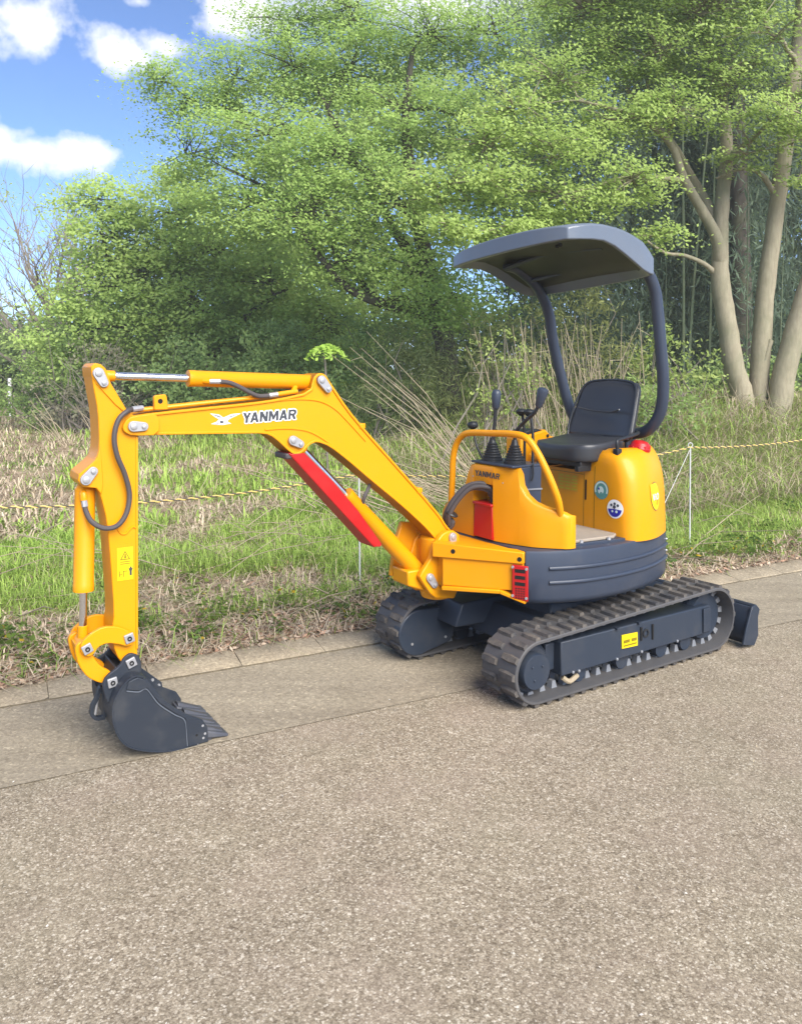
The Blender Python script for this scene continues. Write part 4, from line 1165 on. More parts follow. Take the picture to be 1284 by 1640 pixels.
hood_bvh = BVHTree.FromPolygons([Vector(v) for v in hb.v], hb.f)
def on_hood(pts, direction, eps=.0016):
    """drape machine-frame points onto the hood along a direction"""
    out = []; d = Vector(direction).normalized()
    for p in pts:
        q = Vector(p)-Vector(OFF)
        h = hood_bvh.ray_cast(q-d*.5, d)
        out.append(tuple((h[0] if h[0] is not None else q)-d*eps+Vector(OFF)))
    return out
def drape_disc(c, ax, ay, r0, r1, direction, name, mat, parent, eps, a0=0., a1=2*math.pi, n=28, rows=3):
    c = Vector(c); ax = Vector(ax); ay = Vector(ay); V = []; F = []
    rr = [r0+(r1-r0)*k/rows for k in range(rows+1)]
    for r in rr:
        for k in range(n+1):
            a = a0+(a1-a0)*k/n; V.append(c+ax*(r*math.cos(a))+ay*(r*math.sin(a)))
    for i in range(rows):
        for k in range(n): F.append((i*(n+1)+k, i*(n+1)+k+1, (i+1)*(n+1)+k+1, (i+1)*(n+1)+k))
    b = B(); b.add(on_hood(V, direction, eps), F); o = b.build(name, mat, parent, smooth=60); return o
def drape_quad(c, ax, ay, w, h, direction, name, mat, parent, eps, nx=8, ny=6):
    c = Vector(c); ax = Vector(ax); ay = Vector(ay); V = []; F = []
    for j in range(ny+1):
        for i in range(nx+1): V.append(c+ax*(w*(i/nx-.5))+ay*(h*(j/ny-.5)))
    for j in range(ny):
        for i in range(nx): F.append((j*(nx+1)+i, j*(nx+1)+i+1, (j+1)*(nx+1)+i+1, (j+1)*(nx+1)+i))
    b = B(); b.add(on_hood(V, direction, eps), F); return b.build(name, mat, parent, smooth=60)
UF = (1, 0, 0); RT = (0, -1, 0); UP = (0, 0, 1)
# round green badge and round blue badge
gb = drape_disc((.6, .225, .890), RT, UP, .0005, .047, UF, 'round_badge', 'teal', HOOD, .002); gb['label'] = 'round green and white emblem sticker'
drape_disc((.6, .225, .890), RT, UP, .034, .043, UF, 'badge_ring', 'palegreen', gb, .0032, -.4, math.pi+.4)
drape_disc((.6, .228, .888), RT, UP, .001, .020, UF, 'badge_figure', 'palegreen', gb, .0032)
drape_disc((.6, .224, .870), RT, UP, .001, .010, UF, 'badge_figure', 'teal', gb, .0042)
drape_disc((.6, .240, .895), RT, UP, .001, .006, UF, 'badge_figure', 'blue', gb, .0042)
bb = drape_disc((.6, .138, .806), RT, UP, .0005, .047, UF, 'round_badge', 'white', HOOD, .002); bb['label'] = 'round blue and white emblem sticker'
drape_disc((.6, .138, .806), RT, UP, .0005, .039, UF, 'badge_field', 'blue', bb, .0032, math.pi+.05, 2*math.pi-.05)
for (dv, dz, r) in ((.020, .018, .007), (-.018, .019, .007), (.0, .026, .007), (.002, .010, .009)):
    drape_disc((.6, .138+dv, .806+dz), RT, UP, .0005, r, UF, 'badge_figure', 'print', bb, .0032, n=12, rows=1)
for (dv, dz, r) in ((.012, -.012, .006), (-.012, -.012, .007)):
    drape_disc((.6, .138+dv, .806+dz), RT, UP, .0005, r, UF, 'badge_figure', 'palegreen', bb, .0042, n=12, rows=1)
# faded notice
nt_ = drape_quad((.6, .462, .902), RT, UP, .150, .088, UF, 'notice_sticker', 'stickerpale', HOOD, .002, 4, 3)
for r_ in range(5):
    for c_ in range(3):
        w = .036+.008*((r_*7+c_*3) % 3-1); drape_quad((.6, .510-.048*c_, .935-.0165*r_), RT, UP, w, .007, UF, 'printed_line', 'lime', nt_, .0032, 2, 1)
# seams, slot
for vv, z0, z1, wdt in ((.272, .665, 1.005, .0035), (.345, .665, .965, .003)):
    drape_quad((.6, vv, (z0+z1)/2), RT, UP, wdt, z1-z0, UF, 'panel_seam', 'olive', HOOD, .0012, 1, 30)
drape_quad((.6, .50, .955), RT, UP, .30, .003, UF, 'panel_seam', 'olive', HOOD, .0012, 20, 1)
sl = [(.6, .331+.006*math.cos(a), .878+(.047 if math.sin(a) > 0 else -.047)+.006*math.sin(a)) for a in np.linspace(0, 2*math.pi, 24, endpoint=False)]
b = B(); b.add(on_hood(sl, UF, .002), [tuple(range(24))]); b.build('door_slot', 'dark', HOOD)
# oval model badge on the rounded side
SD = Vector((-.40, .92, 0)).normalized(); SR = Vector((.92, .40, 0))
cb = Vector((.930, -.1, .862))
ov = []; 
ob = drape_disc(cb, SR*.72, UP, .0005, .072, SD, 'model_badge', 'print', HOOD, .002); ob['label'] = 'oval yellow model badge with white lettering'
drape_disc(cb, SR*.72, UP, .0005, .068, SD, 'badge_field', 'stickeryellow', ob, .0030)
drape_quad(cb+Vector((0, 0, .045))-SR*.018, SR, UP, .060, .034, SD, 'badge_corner', 'stickeryellow', ob, .0034)
drape_disc(cb+SR*.012+Vector((0, 0, -.020)), SR*.7, UP, .0005, .026, SD, 'badge_shade', 'yellow', ob, .0036, -math.pi*.75, .0)
# lamp on the hood
rl = B(); rl.lathe((.885, .185, 1.082), (.10, -.16, 1), [(0, .052), (.012, .054), (.018, .050), (.034, .046), (.046, .034), (.050, .015), (.051, .002)], 28)
lamp = rl.build('red_cap', 'red', EX, smooth=40)
for a in range(10):
    t = 2*math.pi*a/10; B().box((.885+.05*math.cos(t)-.005, .185+.05*math.sin(t)-.005, 1.088), (.885+.05*math.cos(t)+.005, .185+.05*math.sin(t)+.005, 1.104)).build('grip', 'red', lamp, .002)
# grab bar
b = B(); b.tube(catmull([(.70, .165, 1.085), (.695, .165, 1.125), (.71, .170, 1.142), (.80, .185, 1.152), (.90, .21, 1.165), (.93, .24, 1.168)], 5), .009, 10)
gbar = b.build('grab_bar', 'black', EX); B().box((.682, .150, 1.068), (.716, .182, 1.10)).build('bar_foot', 'black', gbar, .004)

# ---- seat
def rounded(cu, cv, cz, hu, hv, hz, n=28, p=3.2, lift=None):
    """rounded cushion block from superellipse rings"""
    rings = []
    for t in np.linspace(-1, 1, 13):
        k = (1-abs(t)**3.2)**(1/3.2) if abs(t) < 1 else .02
        k = max(k, .55 if abs(t) > .999 else k)
        ring = []
        for a in np.linspace(0, 2*math.pi, n*2, endpoint=False):
            c, s_ = math.cos(a), math.sin(a)
            x = abs(c)**(2/p)*(1 if c > 0 else -1); y = abs(s_)**(2/p)*(1 if s_ > 0 else -1)
            ring.append((cu+x*hu*(.9+.1*k if abs(t) < .99 else .88), cv+y*hv*(.9+.1*k if abs(t) < .99 else .88), cz+t*hz))
        rings.append(ring)
    return rings
seat_root = B()
sr = rounded(.735, .455, 1.065, .195, .205, .042)
sr = [[(u, v, z+.030*float(sm(u, .62, .92))+.022*(abs((v-.455)/.2)**2)*(1 if z > 1.06 else 0)-.010*math.cos((u-.75)*9)*(1 if z > 1.06 else 0)) for (u, v, z) in r_] for r_ in sr]
seat_root.loft(sr); SEAT = seat_root.build('seat_cushion', 'vinyl', EX, smooth=60)
def backrest():
    b = B(); rings = []
    for t in np.linspace(0, 1, 18):
        # outline: width over height, shell thickness
        z = 1.115+t*.325; lean = .925+.085*t+.0*t
        e = min(1, t/.10)**.5 if t < .10 else (1-((t-.72)/.28)**3.0)**(1/3.0) if t > .72 and t < 1 else (1 if t < 1 else .05)
        e = max(e, .08)
        hw = (.232-.032*t)*(.78+.22*e if t < .1 else e*.42+.58*(e**.5) if t > .72 else 1)
        th = .040*(.5+.5*min(1, e))
        ring = []
        for a in np.linspace(0, 2*math.pi, 40, endpoint=False):
            c, s_ = math.cos(a), math.sin(a); p = 2.6
            y = abs(c)**(2/p)*(1 if c > 0 else -1)*hw
            x = abs(s_)**(2/p)*(1 if s_ > 0 else -1)*th
            wrap = -.045*(abs(y)/.21)**2.2*(1-.4*t)
            dish = .012*math.exp(-((t-.33)/.16)**2)*(1-(y/.2)**2) if x < 0 else 0
            ring.append((lean+x+wrap+dish, .458+y, z))
        rings.append(ring)
    b.loft(rings); return b
BR = backrest().build('seat_back', 'vinyl', EX, smooth=60)
# piping seam and lumbar seam on the back
b = B(); b.tube(catmull([(.872, .31, 1.285), (.899, .37, 1.272), (.905, .458, 1.268), (.899, .545, 1.272), (.872, .605, 1.285)], 5), .0045, 6); b.build('seam', 'vinyl', BR)
pip = [(.915, .458+.220*x, 1.13+.30*z) for x, z in ((-.97,.0),(-1.0,.2),(-.98,.45),(-.93,.70),(-.84,.90),(-.62,1.0),(0,1.03),(.62,1.0),(.84,.90),(.93,.70),(.98,.45),(1.0,.2),(.97,.0))]
b = B(); b.tube(catmull([(u+.085*((z-1.115)/.325)-.045*(abs(v-.458)/.21)**2.2*(1-.4*(z-1.115)/.325)-.012, v, z) for u, v, z in pip], 4), .006, 8); b.build('piping', 'vinyl', BR)
B().box((.58, .30, 1.000), (.90, .62, 1.030)).build('seat_pan', 'black', SEAT, .006)
for v in (.30, .58):
    B().box((.565, v, .978), (.92, v+.025, 1.004)).build('slide_rail', 'black', SEAT, .002)

# ---- canopy
def canopy():
    us = np.array([.19, .22, .27, .34, .42, .50, .58, .66, .73, .79, .825, .84])
    ztop = np.interp(us, [.19, .24, .34, .45, .60, .73, .80, .84], [2.138, 2.152, 2.165, 2.168, 2.152, 2.116, 2.072, 2.045])
    zbot = np.interp(us, [.19, .24, .34, .45, .53, .64, .72, .80, .84], [2.078, 2.080, 2.086, 2.085, 2.056, 2.008, 1.972, 1.955, 1.955])
    vs_ = np.array([.015, .03, .07, .15, .26, .38, .47, .56, .68, .79, .87, .91, .925])
    edge = np.interp(vs_, [.015, .03, .07, .15, .79, .87, .91, .925], [.86, .95, .99, 1, 1, .99, .95, .86])
    def tilt(v): return -.045*(v-.10)
    def bow(v): return .045*((v-.47)/.455)**2      # rounded plan: corners drawn in
    T = []; Bm = []
    for i, u in enumerate(us):
        fu = (u-.515)/.325
        for j, v in enumerate(vs_):
            uu = .515+(u-.515)*(1-.10*abs((v-.47)/.455)**4)-(.02 if fu < 0 else -.02)*(1-((v-.47)/.455)**2)
            vv = .47+(v-.47)*(1-.06*abs(fu)**4)
            zt = zbot[i]+(ztop[i]-zbot[i])*edge[j]+.018*(1-((v-.47)/.455)**2)+tilt(v)
            zb = zbot[i]+tilt(v)
            inner = (.22 < u < .81) and (.03 < v < .91)
            T.append((uu, vv, zt)); Bm.append((uu, vv, zb+(.030+.018*(1-((v-.47)/.455)**2) if inner else 0)))
    nu, nv = len(us), len(vs_); b = B(); N = nu*nv; F = []
    for i in range(nu-1):
        for j in range(nv-1):
            a = i*nv+j; F.append((a, a+1, a+nv+1, a+nv)); F.append((a+N, a+nv+N, a+nv+1+N, a+1+N))
    for i in range(nu-1):
        for j in (0, nv-1): a = i*nv+j; F.append((a, a+nv, a+nv+N, a+N))
    for j in range(nv-1):
        for i in (0, nu-1): a = i*nv+j; F.append((a, a+1, a+1+N, a+N))
    b.add(T+Bm, F)
    shade_sheet = B(); idx = [(i, j) for i in range(2, nu-2) for j in range(2, nv-2)]; mp = {k: n for n, k in enumerate(idx)}
    shade_sheet.add([(Bm[i*nv+j][0], Bm[i*nv+j][1], Bm[i*nv+j][2]-.003) for i, j in idx], [(mp[i, j], mp[i, j+1], mp[i+1, j+1], mp[i+1, j]) for i in range(2, nu-3) for j in range(2, nv-3)])
    return b, shade_sheet
cr_, cshade_ = canopy()
ROOF = cr_.build('canopy_roof', 'roof', EX, smooth=45)
cshade_.build('underside_shade', 'black', ROOF, smooth=60)  # black sheet: shade under the roof put in as colour, no separate part
sd_ = ROOF.modifiers.new('edge', 'BEVEL'); sd_.width = .010; sd_.segments = 3; sd_.limit_method = 'ANGLE'; sd_.angle_limit = R(40)
NP = [(.60,.14,2.095),(.72,.125,2.055),(.845,.12,1.985),(.905,.118,1.90),(.93,.118,1.80),(.958,.118,1.61),(.985,.122,1.43),(1.000,.145,1.29),(1.0,.20,1.20),(1.0,.27,1.16),(1.0,.36,1.15)]
FP = [(.50,.78,2.06),(.60,.795,2.045),(.73,.80,1.97),(.80,.80,1.88),(.84,.80,1.79),(.868,.80,1.65),(.92,.79,1.46),(.962,.775,1.31),(.985,.74,1.21),(1.0,.66,1.16),(1.0,.56,1.15)]
for path, lab in ((NP, 'near canopy post'), (FP, 'far canopy post')):
    B().tube(catmull(path, 6), .030, 16).build('canopy_post', 'grey', EX, smooth=60, label=lab)
B().box((.97, .34, .97), (1.04, .58, 1.17)).build('post_base', 'grey', EX, .01)
b = B(); b.tube([(.56, .15, 2.088), (.53, .47, 2.10), (.49, .78, 2.045)], .014, 8); b.build('roof_stay', 'grey', ROOF)
b = B(); b.tube([(.72, .13, 2.035), (.74, .47, 2.03), (.68, .79, 1.99)], .012, 8); b.build('roof_stay', 'grey', ROOF)
for (u, v) in ((.33, .20), (.35, .24)):
    MB(OFF).lathe((u, v, 2.092), (0, 0, -1), [(0, .010), (.014, .010), (.018, .005)], 10).build('bolt', 'black', ROOF)

# ---- console, cowl, rail, levers
def columns(segs):
    """segs: list of (v, zbottom, ztop, ufront, uback) -> closed solid"""
    b = B(); rings = []
    for (v, zb, zt, uf_, ub) in segs:
        m = (zt-zb); r_ = min(.014, m*.3)
        rings.append([(uf_+.004, v, zb), (uf_, v, zb+m*.33), (uf_, v, zb+m*.66), (uf_, v, zt-r_), (uf_+r_*.35, v, zt-r_*.3), (uf_+r_, v, zt), (ub, v, zt), (ub, v, zb)])
    b.loft(rings); return b
vv = [.075, .085, .10, .13, .165, .20, .235, .26, .267, .268, .30, .35, .41]
zt = np.interp(vv, [.075, .10, .13, .165, .20, .235, .26, .267, .268], [.815, .832, .844, .858, .876, .905, .95, 1.00, 1.03])
ufr = np.interp(vv, [.075, .085, .10, .128, .194, .26, .305, .376, .41], [.285, .262, .250, .222, .164, .138, .122, .104, .10])
cw = columns([(v, .664, float(z), float(u), float(u)+(.035 if v < .2675 else .018)) for v, z, u in zip(vv, zt, ufr)])
# far part and top part
cw2 = columns([(v, .66, z, .100, .27) for v, z in ((.56, 1.028), (.585, 1.02), (.60, .995), (.625, .93), (.652, .868), (.70, .845), (.76, .815), (.80, .795), (.82, .76), (.825, .70))])
cw3 = columns([(v, .935, 1.03, .100, .27) for v in (.412, .48, .558)])
CW = cw.build('front_cowl', 'yellow', EX, smooth=40)
cw2.build('cowl_panel', 'yellow', CW, smooth=40); cw3.build('cowl_panel', 'yellow', CW, smooth=40)
B().box((.185, .412, .655), (.20, .558, .935)).build('cowl_recess', 'yellow', CW)
B().box((.10, .268, 1.031), (.30, .580, 1.042)).build('console_top', 'grey', EX, .003)
b = B(); b.hexa([(.152, .272, .67), (.285, .272, .67), (.285, .405, .67), (.152, .405, .67), (.152, .2695, 1.0305), (.285, .2695, 1.0305), (.285, .405, 1.0305), (.152, .405, 1.0305)]); cs = b.build('console_side', 'grey', EX, .003)
B().tube([(.138, .269, .925), (.287, .269, .92)], .005, 6).build('console_strap', 'worn', cs)
b = B(); b.tube(catmull([(.22, .258, 1.045), (.215, .253, .99), (.205, .255, .965)], 4), .005, 6); b.build('cable', 'black', cs)
# red box with hoses in the recess
b = B(); b.hexa([(.092, .405, .668), (.18, .405, .668), (.18, .552, .668), (.092, .552, .668), (.096, .412, .838), (.18, .412, .838), (.18, .548, .838), (.096, .548, .838)]); rb = b.build('hose_cover', 'red', EX, .004)
b = B(); b.box((.085, .408, .828), (.18, .552, .842)); b.build('cover_lip', 'red', rb, .004)
for k, (dv, dz) in enumerate(((0, 0), (-.016, .012), (.016, .016), (.0, .026))):
    B().tube(catmull([(-.02, .62+dv, .72+dz*.4), (-.03, .60+dv, .765+dz), (.0, .57+dv, .84+dz), (.05, .53+dv*1.3, .905+dz*.8), (.11, .475+dv*1.5, .905+dz), (.145, .45+dv*1.5, .865), (.15, .445+dv*1.5, .82)], 6), .0112, 10).build('hydraulic_hose', 'hose', EX)
B().lathe((-.012, .595, .775), (.25, -.35, .8), [(0, .030), (.006, .034), (.012, .030)], 12).build('hose_tie', 'black', EX)
# guard rail
RAIL = [(.115,.765,.80),(.112,.752,.93),(.110,.742,1.04),(.112,.715,1.115),(.115,.665,1.160),(.118,.60,1.176),(.120,.45,1.184),(.125,.30,1.190),(.135,.215,1.178),(.155,.165,1.120),(.185,.122,1.02),(.215,.098,.925),(.24,.10,.86),(.27,.125,.78),(.278,.138,.67)]
B().tube(catmull(RAIL, 6), .0165, 14).build('guard_rail', 'yellow', EX, smooth=60)
# bellows and levers
def bellows(u, v, z, parent=None):
    b = B(); pr = [(0, .052), (.010, .052), (.012, .047)]
    for k in range(6):
        r = .046-.0046*k; pr += [(.016+.0125*k, r), (.022+.0125*k, r+.003), (.026+.0125*k, r-.004)]
    pr += [(.10, .016), (.115, .012)]
    b.lathe((u, v, z), (0, 0, 1), pr, 24); return b.build('bellows', 'black', parent, smooth=50)
lv1 = B(); lv1.tube(catmull([(.175, .50, 1.06), (.175, .497, 1.16), (.178, .490, 1.24), (.178, .485, 1.31)], 4), [.009]*13, 10)
L1 = lv1.build('control_lever', 'black', EX); bellows(.175, .505, 1.042, L1)
b = B(); b.lathe((.178, .485, 1.300), (.02, -.06, 1), [(0, .012), (.01, .019), (.05, .023), (.075, .024), (.09, .020), (.096, .010)], 18); b.build('grip', 'grey', L1, smooth=50)
lv2 = B(); lv2.tube(catmull([(.180, .345, 1.06), (.180, .343, 1.16), (.180, .328, 1.205), (.185, .27, 1.255), (.19, .215, 1.295), (.195, .20, 1.325)], 4), [.009]*21, 10)
L2 = lv2.build('control_lever', 'black', EX); bellows(.180, .345, 1.042, L2)
b = B(); b.lathe((.195, .198, 1.318), (.05, -.34, 1), [(0, .012), (.01, .018), (.05, .023), (.08, .027), (.092, .024), (.098, .010)], 18); b.build('grip', 'grey', L2, smooth=50)
tl = B(); 
for v in (.375, .315):
    tl.tube(catmull([(.27, v, 1.03), (.27, v, 1.18), (.265, v+.012, 1.275)], 4), .007, 8)
TL = tl.build('travel_lever', 'black', EX)
for v in (.39, .335):
    b = B(); b.lathe((.262, v, 1.268), (0, 0, 1), [(0, .010), (.01, .022), (.022, .028), (.032, .022), (.036, .008)], 14); b.build('knob', 'black', TL, smooth=50)
b = B(); b.tube(catmull([(.20, .60, 1.03), (.20, .66, 1.10), (.20, .69, 1.19)], 4), .006, 8); BLV = b.build('blade_lever', 'black', EX)
b = B(); b.lathe((.20, .692, 1.185), (0, .1, 1), [(0, .008), (.008, .024), (.022, .030), (.036, .024), (.042, .006)], 16); b.build('knob', 'black', BLV, smooth=50)
# far side console
b = B(); b.prism([(.60, .66), (.60, 1.115), (.64, 1.128), (.79, 1.155), (.83, 1.115), (.95, 1.09), (1.0, 1.0), (1.0, .66)], .77, .90); fc = b.build('side_console', 'yellow', EX, .012, 3)
b = B(); b.prism([(.605, 1.118), (.60, 1.135), (.66, 1.155), (.74, 1.158), (.77, 1.150)], .775, .895); b.build('console_pad', 'black', fc, .006)
MB(OFF).lathe((.80, .769, 1.118), (0, -1, 0), [(0, .010), (.003, .010)], 10).build('hole', 'dark', fc)

# ---- boom swing bracket
BRK = [(-.205,.469),(-.161,.408),(-.128,.381),(-.015,.363),(.008,.401),(-.060,.425),(-.106,.44),(-.111,.546),(-.084,.572),(.007,.604),(.020,.64),(.014,.68),(-.022,.703),(-.060,.703),(-.092,.69),(-.139,.641),(-.161,.58),(-.205,.528),(-.224,.50)]
b = B(); b.prism(BRK, .562, .592); b.prism(BRK, .728, .758)
b.prism([(-.11, .42), (-.02, .40), (-.02, .60), (-.09, .60)], .592, .728)
BK = b.build('swing_bracket', 'yellow', EX, .007, 3)
b = B(); b.prism([(-.268, .525), (-.265, .452), (-.17, .415), (-.10, .40), (-.10, .47), (-.18, .525)], .60, .74); b.build('bracket_toe', 'yellow', BK, .008)
b = B(); b.prism([(-.27, .47), (-.245, .63), (-.205, .735), (-.10, .72), (-.10, .45)], .745, .775); b.build('bracket_web', 'yellow', BK, .006)
b = B(); b.lathe((-.055, .66, .36), (0, 0, 1), [(0, .075), (.03, .085), (.30, .085), (.31, .07)], 32); b.build('swing_pivot', 'yellow', BK, .004)
B().tube(catmull([(-.01, .62, .70), (.0, .60, .735), (-.03, .63, .77)], 4), .014, 10).build('hydraulic_hose', 'hose', EX)

def rpoly(poly, k=4, it=1):
    """soften a polygon by corner cutting"""
    P = [Vector(p) for p in poly]
    for _ in range(it):
        Q = []
        for i in range(len(P)):
            a, b_ = P[i], P[(i+1) % len(P)]
            Q += [a*.78+b_*.22, a*.22+b_*.78]
        P = Q
    return [(p.x, p.y) for p in P]
# ---- boom
BOOM = [(-1.602,1.278),(-1.596,1.259),(-1.565,1.240),(-1.278,1.232),(-1.127,1.227),(-1.002,1.223),(-.959,1.203),(-.885,1.135),(-.854,1.119),(-.823,1.131),(-.787,1.165),(-.754,1.175),(-.690,1.151),(-.595,1.080),(-.477,.983),(-.313,.855),(-.184,.744),(-.118,.678),(-.071,.620),(-.025,.601),(.014,.622),(.021,.665),(-.039,.724),(-.073,.774),(-.184,.893),(-.334,1.046),(-.506,1.220),(-.594,1.316),(-.689,1.443),(-.712,1.475),(-.744,1.481),(-.770,1.460),(-.786,1.397),(-.932,1.370),(-1.07,1.355),(-1.339,1.336),(-1.533,1.320),(-1.581,1.311)]
bo = rpoly(BOOM)
b = B(); b.prism(bo, .605, .715); BM = b.build('boom', 'yellow', EX, 0, smooth=30)
b = B(); b.ribbon(bo, .011, .598, .722); b.build('boom_flange', 'yellow', BM, .0025, smooth=40)
# lower band across the knee, as the boom side shows a second edge
kn = [(-1.0,1.238),(-.90,1.240),(-.80,1.225),(-.72,1.185),(-.66,1.140)]
b = B(); b.tube(catmull([(u, .604, z) for u, z in kn], 5), .0045, 6); b.build('weld_seam', 'yellow', BM)
kn = [(-.932,1.362),(-.84,1.366),(-.74,1.356),(-.66,1.318),(-.585,1.25),(-.50,1.165)]
b = B(); b.tube(catmull([(u, .604, z) for u, z in kn], 5), .0045, 6); b.build('weld_seam', 'yellow', BM)
for u, z in ((-.515, 1.235), (-.195, .91)):
    B().box((u-.018, .60, z-.012), (u+.014, .72, z+.012)).build('hose_clip', 'yellow', BM, .004)
b = B(); b.prism([(-1.468,1.336),(-1.469,1.388),(-1.462,1.394),(-1.424,1.397),(-1.418,1.390),(-1.412,1.336)], .612, .632); tb = b.build('lug', 'yellow', BM, .003)
MB(OFF).lathe((-1.444, .6125, 1.370), (0, -1, 0), [(-.01, .010), (.0015, .010)], 14).build('hole', 'dark', tb)
for dv in (.632, .66):
    B().tube(catmull([(-1.52, dv, 1.336), (-1.2, dv, 1.362), (-1.0, dv, 1.378), (-.93, dv, 1.388)], 4), .008, 8).build('pipe', 'yellow', BM)

# ---- arm
ARM = [(-1.548,.374),(-1.544,.744),(-1.538,1.240),(-1.544,1.311),(-1.582,1.339),(-1.641,1.441),(-1.660,1.498),(-1.675,1.514),(-1.697,1.519),(-1.711,1.507),(-1.705,1.448),(-1.686,1.335),(-1.683,1.204),(-1.695,1.157),(-1.725,1.128),(-1.757,1.102),(-1.761,1.079),(-1.746,1.057),(-1.697,1.048),(-1.681,1.018),(-1.659,.918),(-1.647,.758),(-1.636,.550),(-1.644,.503),(-1.642,.429),(-1.619,.364),(-1.589,.338),(-1.558,.346)]
ar = rpoly(ARM)
b = B(); b.prism(ar, .592, .738); AR = b.build('arm', 'yellow', EX, .004, smooth=30)
LUGP = [(-1.711,1.507),(-1.697,1.521),(-1.675,1.516),(-1.658,1.500),(-1.639,1.443),(-1.582,1.342),(-1.592,1.332),(-1.625,1.362),(-1.690,1.438),(-1.709,1.470)]
b = B(); b.prism(LUGP, .586, .744); b.build('arm_lug', 'yellow', AR, .003)
LUG2 = [(-1.681,1.21),(-1.693,1.160),(-1.725,1.131),(-1.759,1.104),(-1.763,1.079),(-1.746,1.055),(-1.697,1.046),(-1.679,1.02),(-1.672,1.06),(-1.676,1.14)]
b = B(); b.prism(LUG2, .586, .744); b.build('arm_lug', 'yellow', AR, .003)
b = B(); b.tube(catmull([(-1.62, .590, .882), (-1.607, .590, .862), (-1.59, .590, .860), (-1.578, .590, .872), (-1.562, .590, .884), (-1.552, .590, .878)], 4), .0042, 6); b.build('weld_seam', 'yellow', AR)
b = B(); b.ribbon([(-1.548,.40), (-1.544,.744), (-1.539,1.235)], .009, .588, .742, closed=False); b.build('arm_flange', 'yellow', AR, .002)
# pivot boss of boom and arm: boom end cheeks outside the arm
b = B(); 
CH = [(-1.602,1.278),(-1.596,1.256),(-1.565,1.240),(-1.46,1.238),(-1.46,1.322),(-1.533,1.320),(-1.581,1.311)]
b.prism(rpoly(CH), .572, .586); b.prism(rpoly(CH), .744, .758); b.build('boom_cheek', 'yellow', BM, .003)

# ---- keeper plates (pins)
def keeper(p, q, v, parent, r=.021):
    p = Vector(p); q = Vector(q); d = (q-p).normalized(); nrm = Vector((-d.y, d.x)); pts = []
    for k in range(9): a = math.pi/2+math.pi*k/8; pts.append(p+(d*math.cos(a)+nrm*math.sin(a))*r)
    for k in range(9): a = -math.pi/2+math.pi*k/8; pts.append(q+(d*math.cos(a)+nrm*math.sin(a))*r*.82)
    b = B(); b.prism([(x.x, x.y) for x in pts], v-.012, v+.004); o = b.build('pin_plate', 'steel', parent, .002)
    MB(OFF).lathe((p.x, v-.0115, p.y), (0, -1, 0), [(0, r*.62), (.005, r*.60), (.006, r*.5)], 18).build('pin_end', 'steel', o)
    MB(OFF).lathe((q.x, v-.0115, q.y), (0, -1, 0), [(0, .009), (.007, .009), (.008, .006)], 6).build('bolt', 'steel', o)
keeper((-1.686,1.483), (-1.667,1.446), .586, AR)
keeper((-1.562,1.277), (-1.523,1.275), .572, BM)
keeper((-1.736,1.082), (-1.710,1.112), .586, AR)
keeper((-.733,1.448), (-.701,1.409), .598, BM)
keeper((-.874,1.187), (-.839,1.169), .598, BM)
keeper((-.032,.673), (-.031,.632), .562, BK)
keeper((-.168,.490), (-.141,.452), .562, BK)

# ---- cylinders
def cylinder(name, a, b_, split, rb, rr, rod_first, v=.66):
    """hydraulic cylinder in the boom plane from pin a to pin b_; split = fraction where the barrel ends"""
    A = Vector((a[0], v, a[1])); C = Vector((b_[0], v, b_[1])); S = A.lerp(C, split)
    bar0, bar1 = (S, C) if rod_first else (A, S)
    rod0, rod1 = (A, S) if rod_first else (S, C)
    d = (bar1-bar0).normalized(); L = (bar1-bar0).length
    b = B(); b.lathe(bar0, d, [(0, rb*.72), (.002, rb*1.03), (.030, rb*1.03), (.032, rb), (L-.05, rb), (L-.045, rb*.9), (L-.03, rb*.7), (L, rb*.7)] if rod_first else
                     [(0, rb*.7), (.03, rb*.7), (.045, rb*.9), (.05, rb), (L-.032, rb), (L-.030, rb*1.03), (L-.002, rb*1.03), (L, rb*.72)], 32)
    o = b.build(name, 'yellow', EX, smooth=35)
    B().cyl(rod0, rod1, rr, 24).build('rod', 'chrome', o)
    end = A if rod_first else C; dd = (rod1-rod0).normalized()*(1 if rod_first else -1)
    b = B(); b.lathe(end, dd, [(-.01, rr*1.2), (.035, rr*1.35), (.065, rr*1.3), (.068, rr)], 20); b.cyl(end-Vector((0, .04, 0)), end+Vector((0, .04, 0)), rr*1.9, 20); b.build('rod_eye', 'yellow', o, smooth=35)
    return o
AC = cylinder('arm_cylinder', (-1.674,1.473), (-.700,1.437), .366, .0335, .0165, True)
BC = cylinder('bucket_cylinder', (-1.722,1.086), (-1.740,.440), .69, .0375, .0150, False)
CC = cylinder('boom_cylinder', (-.838,1.176), (-.142,.472), .37, .0405, .020, True)
# red rod guard
gA = Vector((-.885,1.118)); gB = Vector((-.405,.660)); gd_ = (gB-gA).normalized(); gn = Vector((gd_.y, -gd_.x))
if gn.y > 0: gn = -gn
pts = [gA-gn*.0, gA-gn*.052+gd_*.03, gB-gn*.075-gd_*.13, gB-gn*.0+gd_*.0]
pts = [(-.892,1.128),(-.815,1.128),(-.672,.990),(-.545,.848),(-.415,.676),(-.425,.664),(-.455,.668)]
b = B(); b.prism(pts, .596, .604); b.prism(pts, .716, .724)
b.hexa([(-.892,.596,1.128), (-.458,.596,.664), (-.458,.724,.664), (-.892,.724,1.128), (-.886,.596,1.134), (-.452,.596,.670), (-.452,.724,.670), (-.886,.724,1.134)])
b.build('rod_guard', 'red', CC, .003)
B().box((-.905, .60, 1.105), (-.872, .72, 1.130)).build('guard_bolt', 'hose', CC, .006)
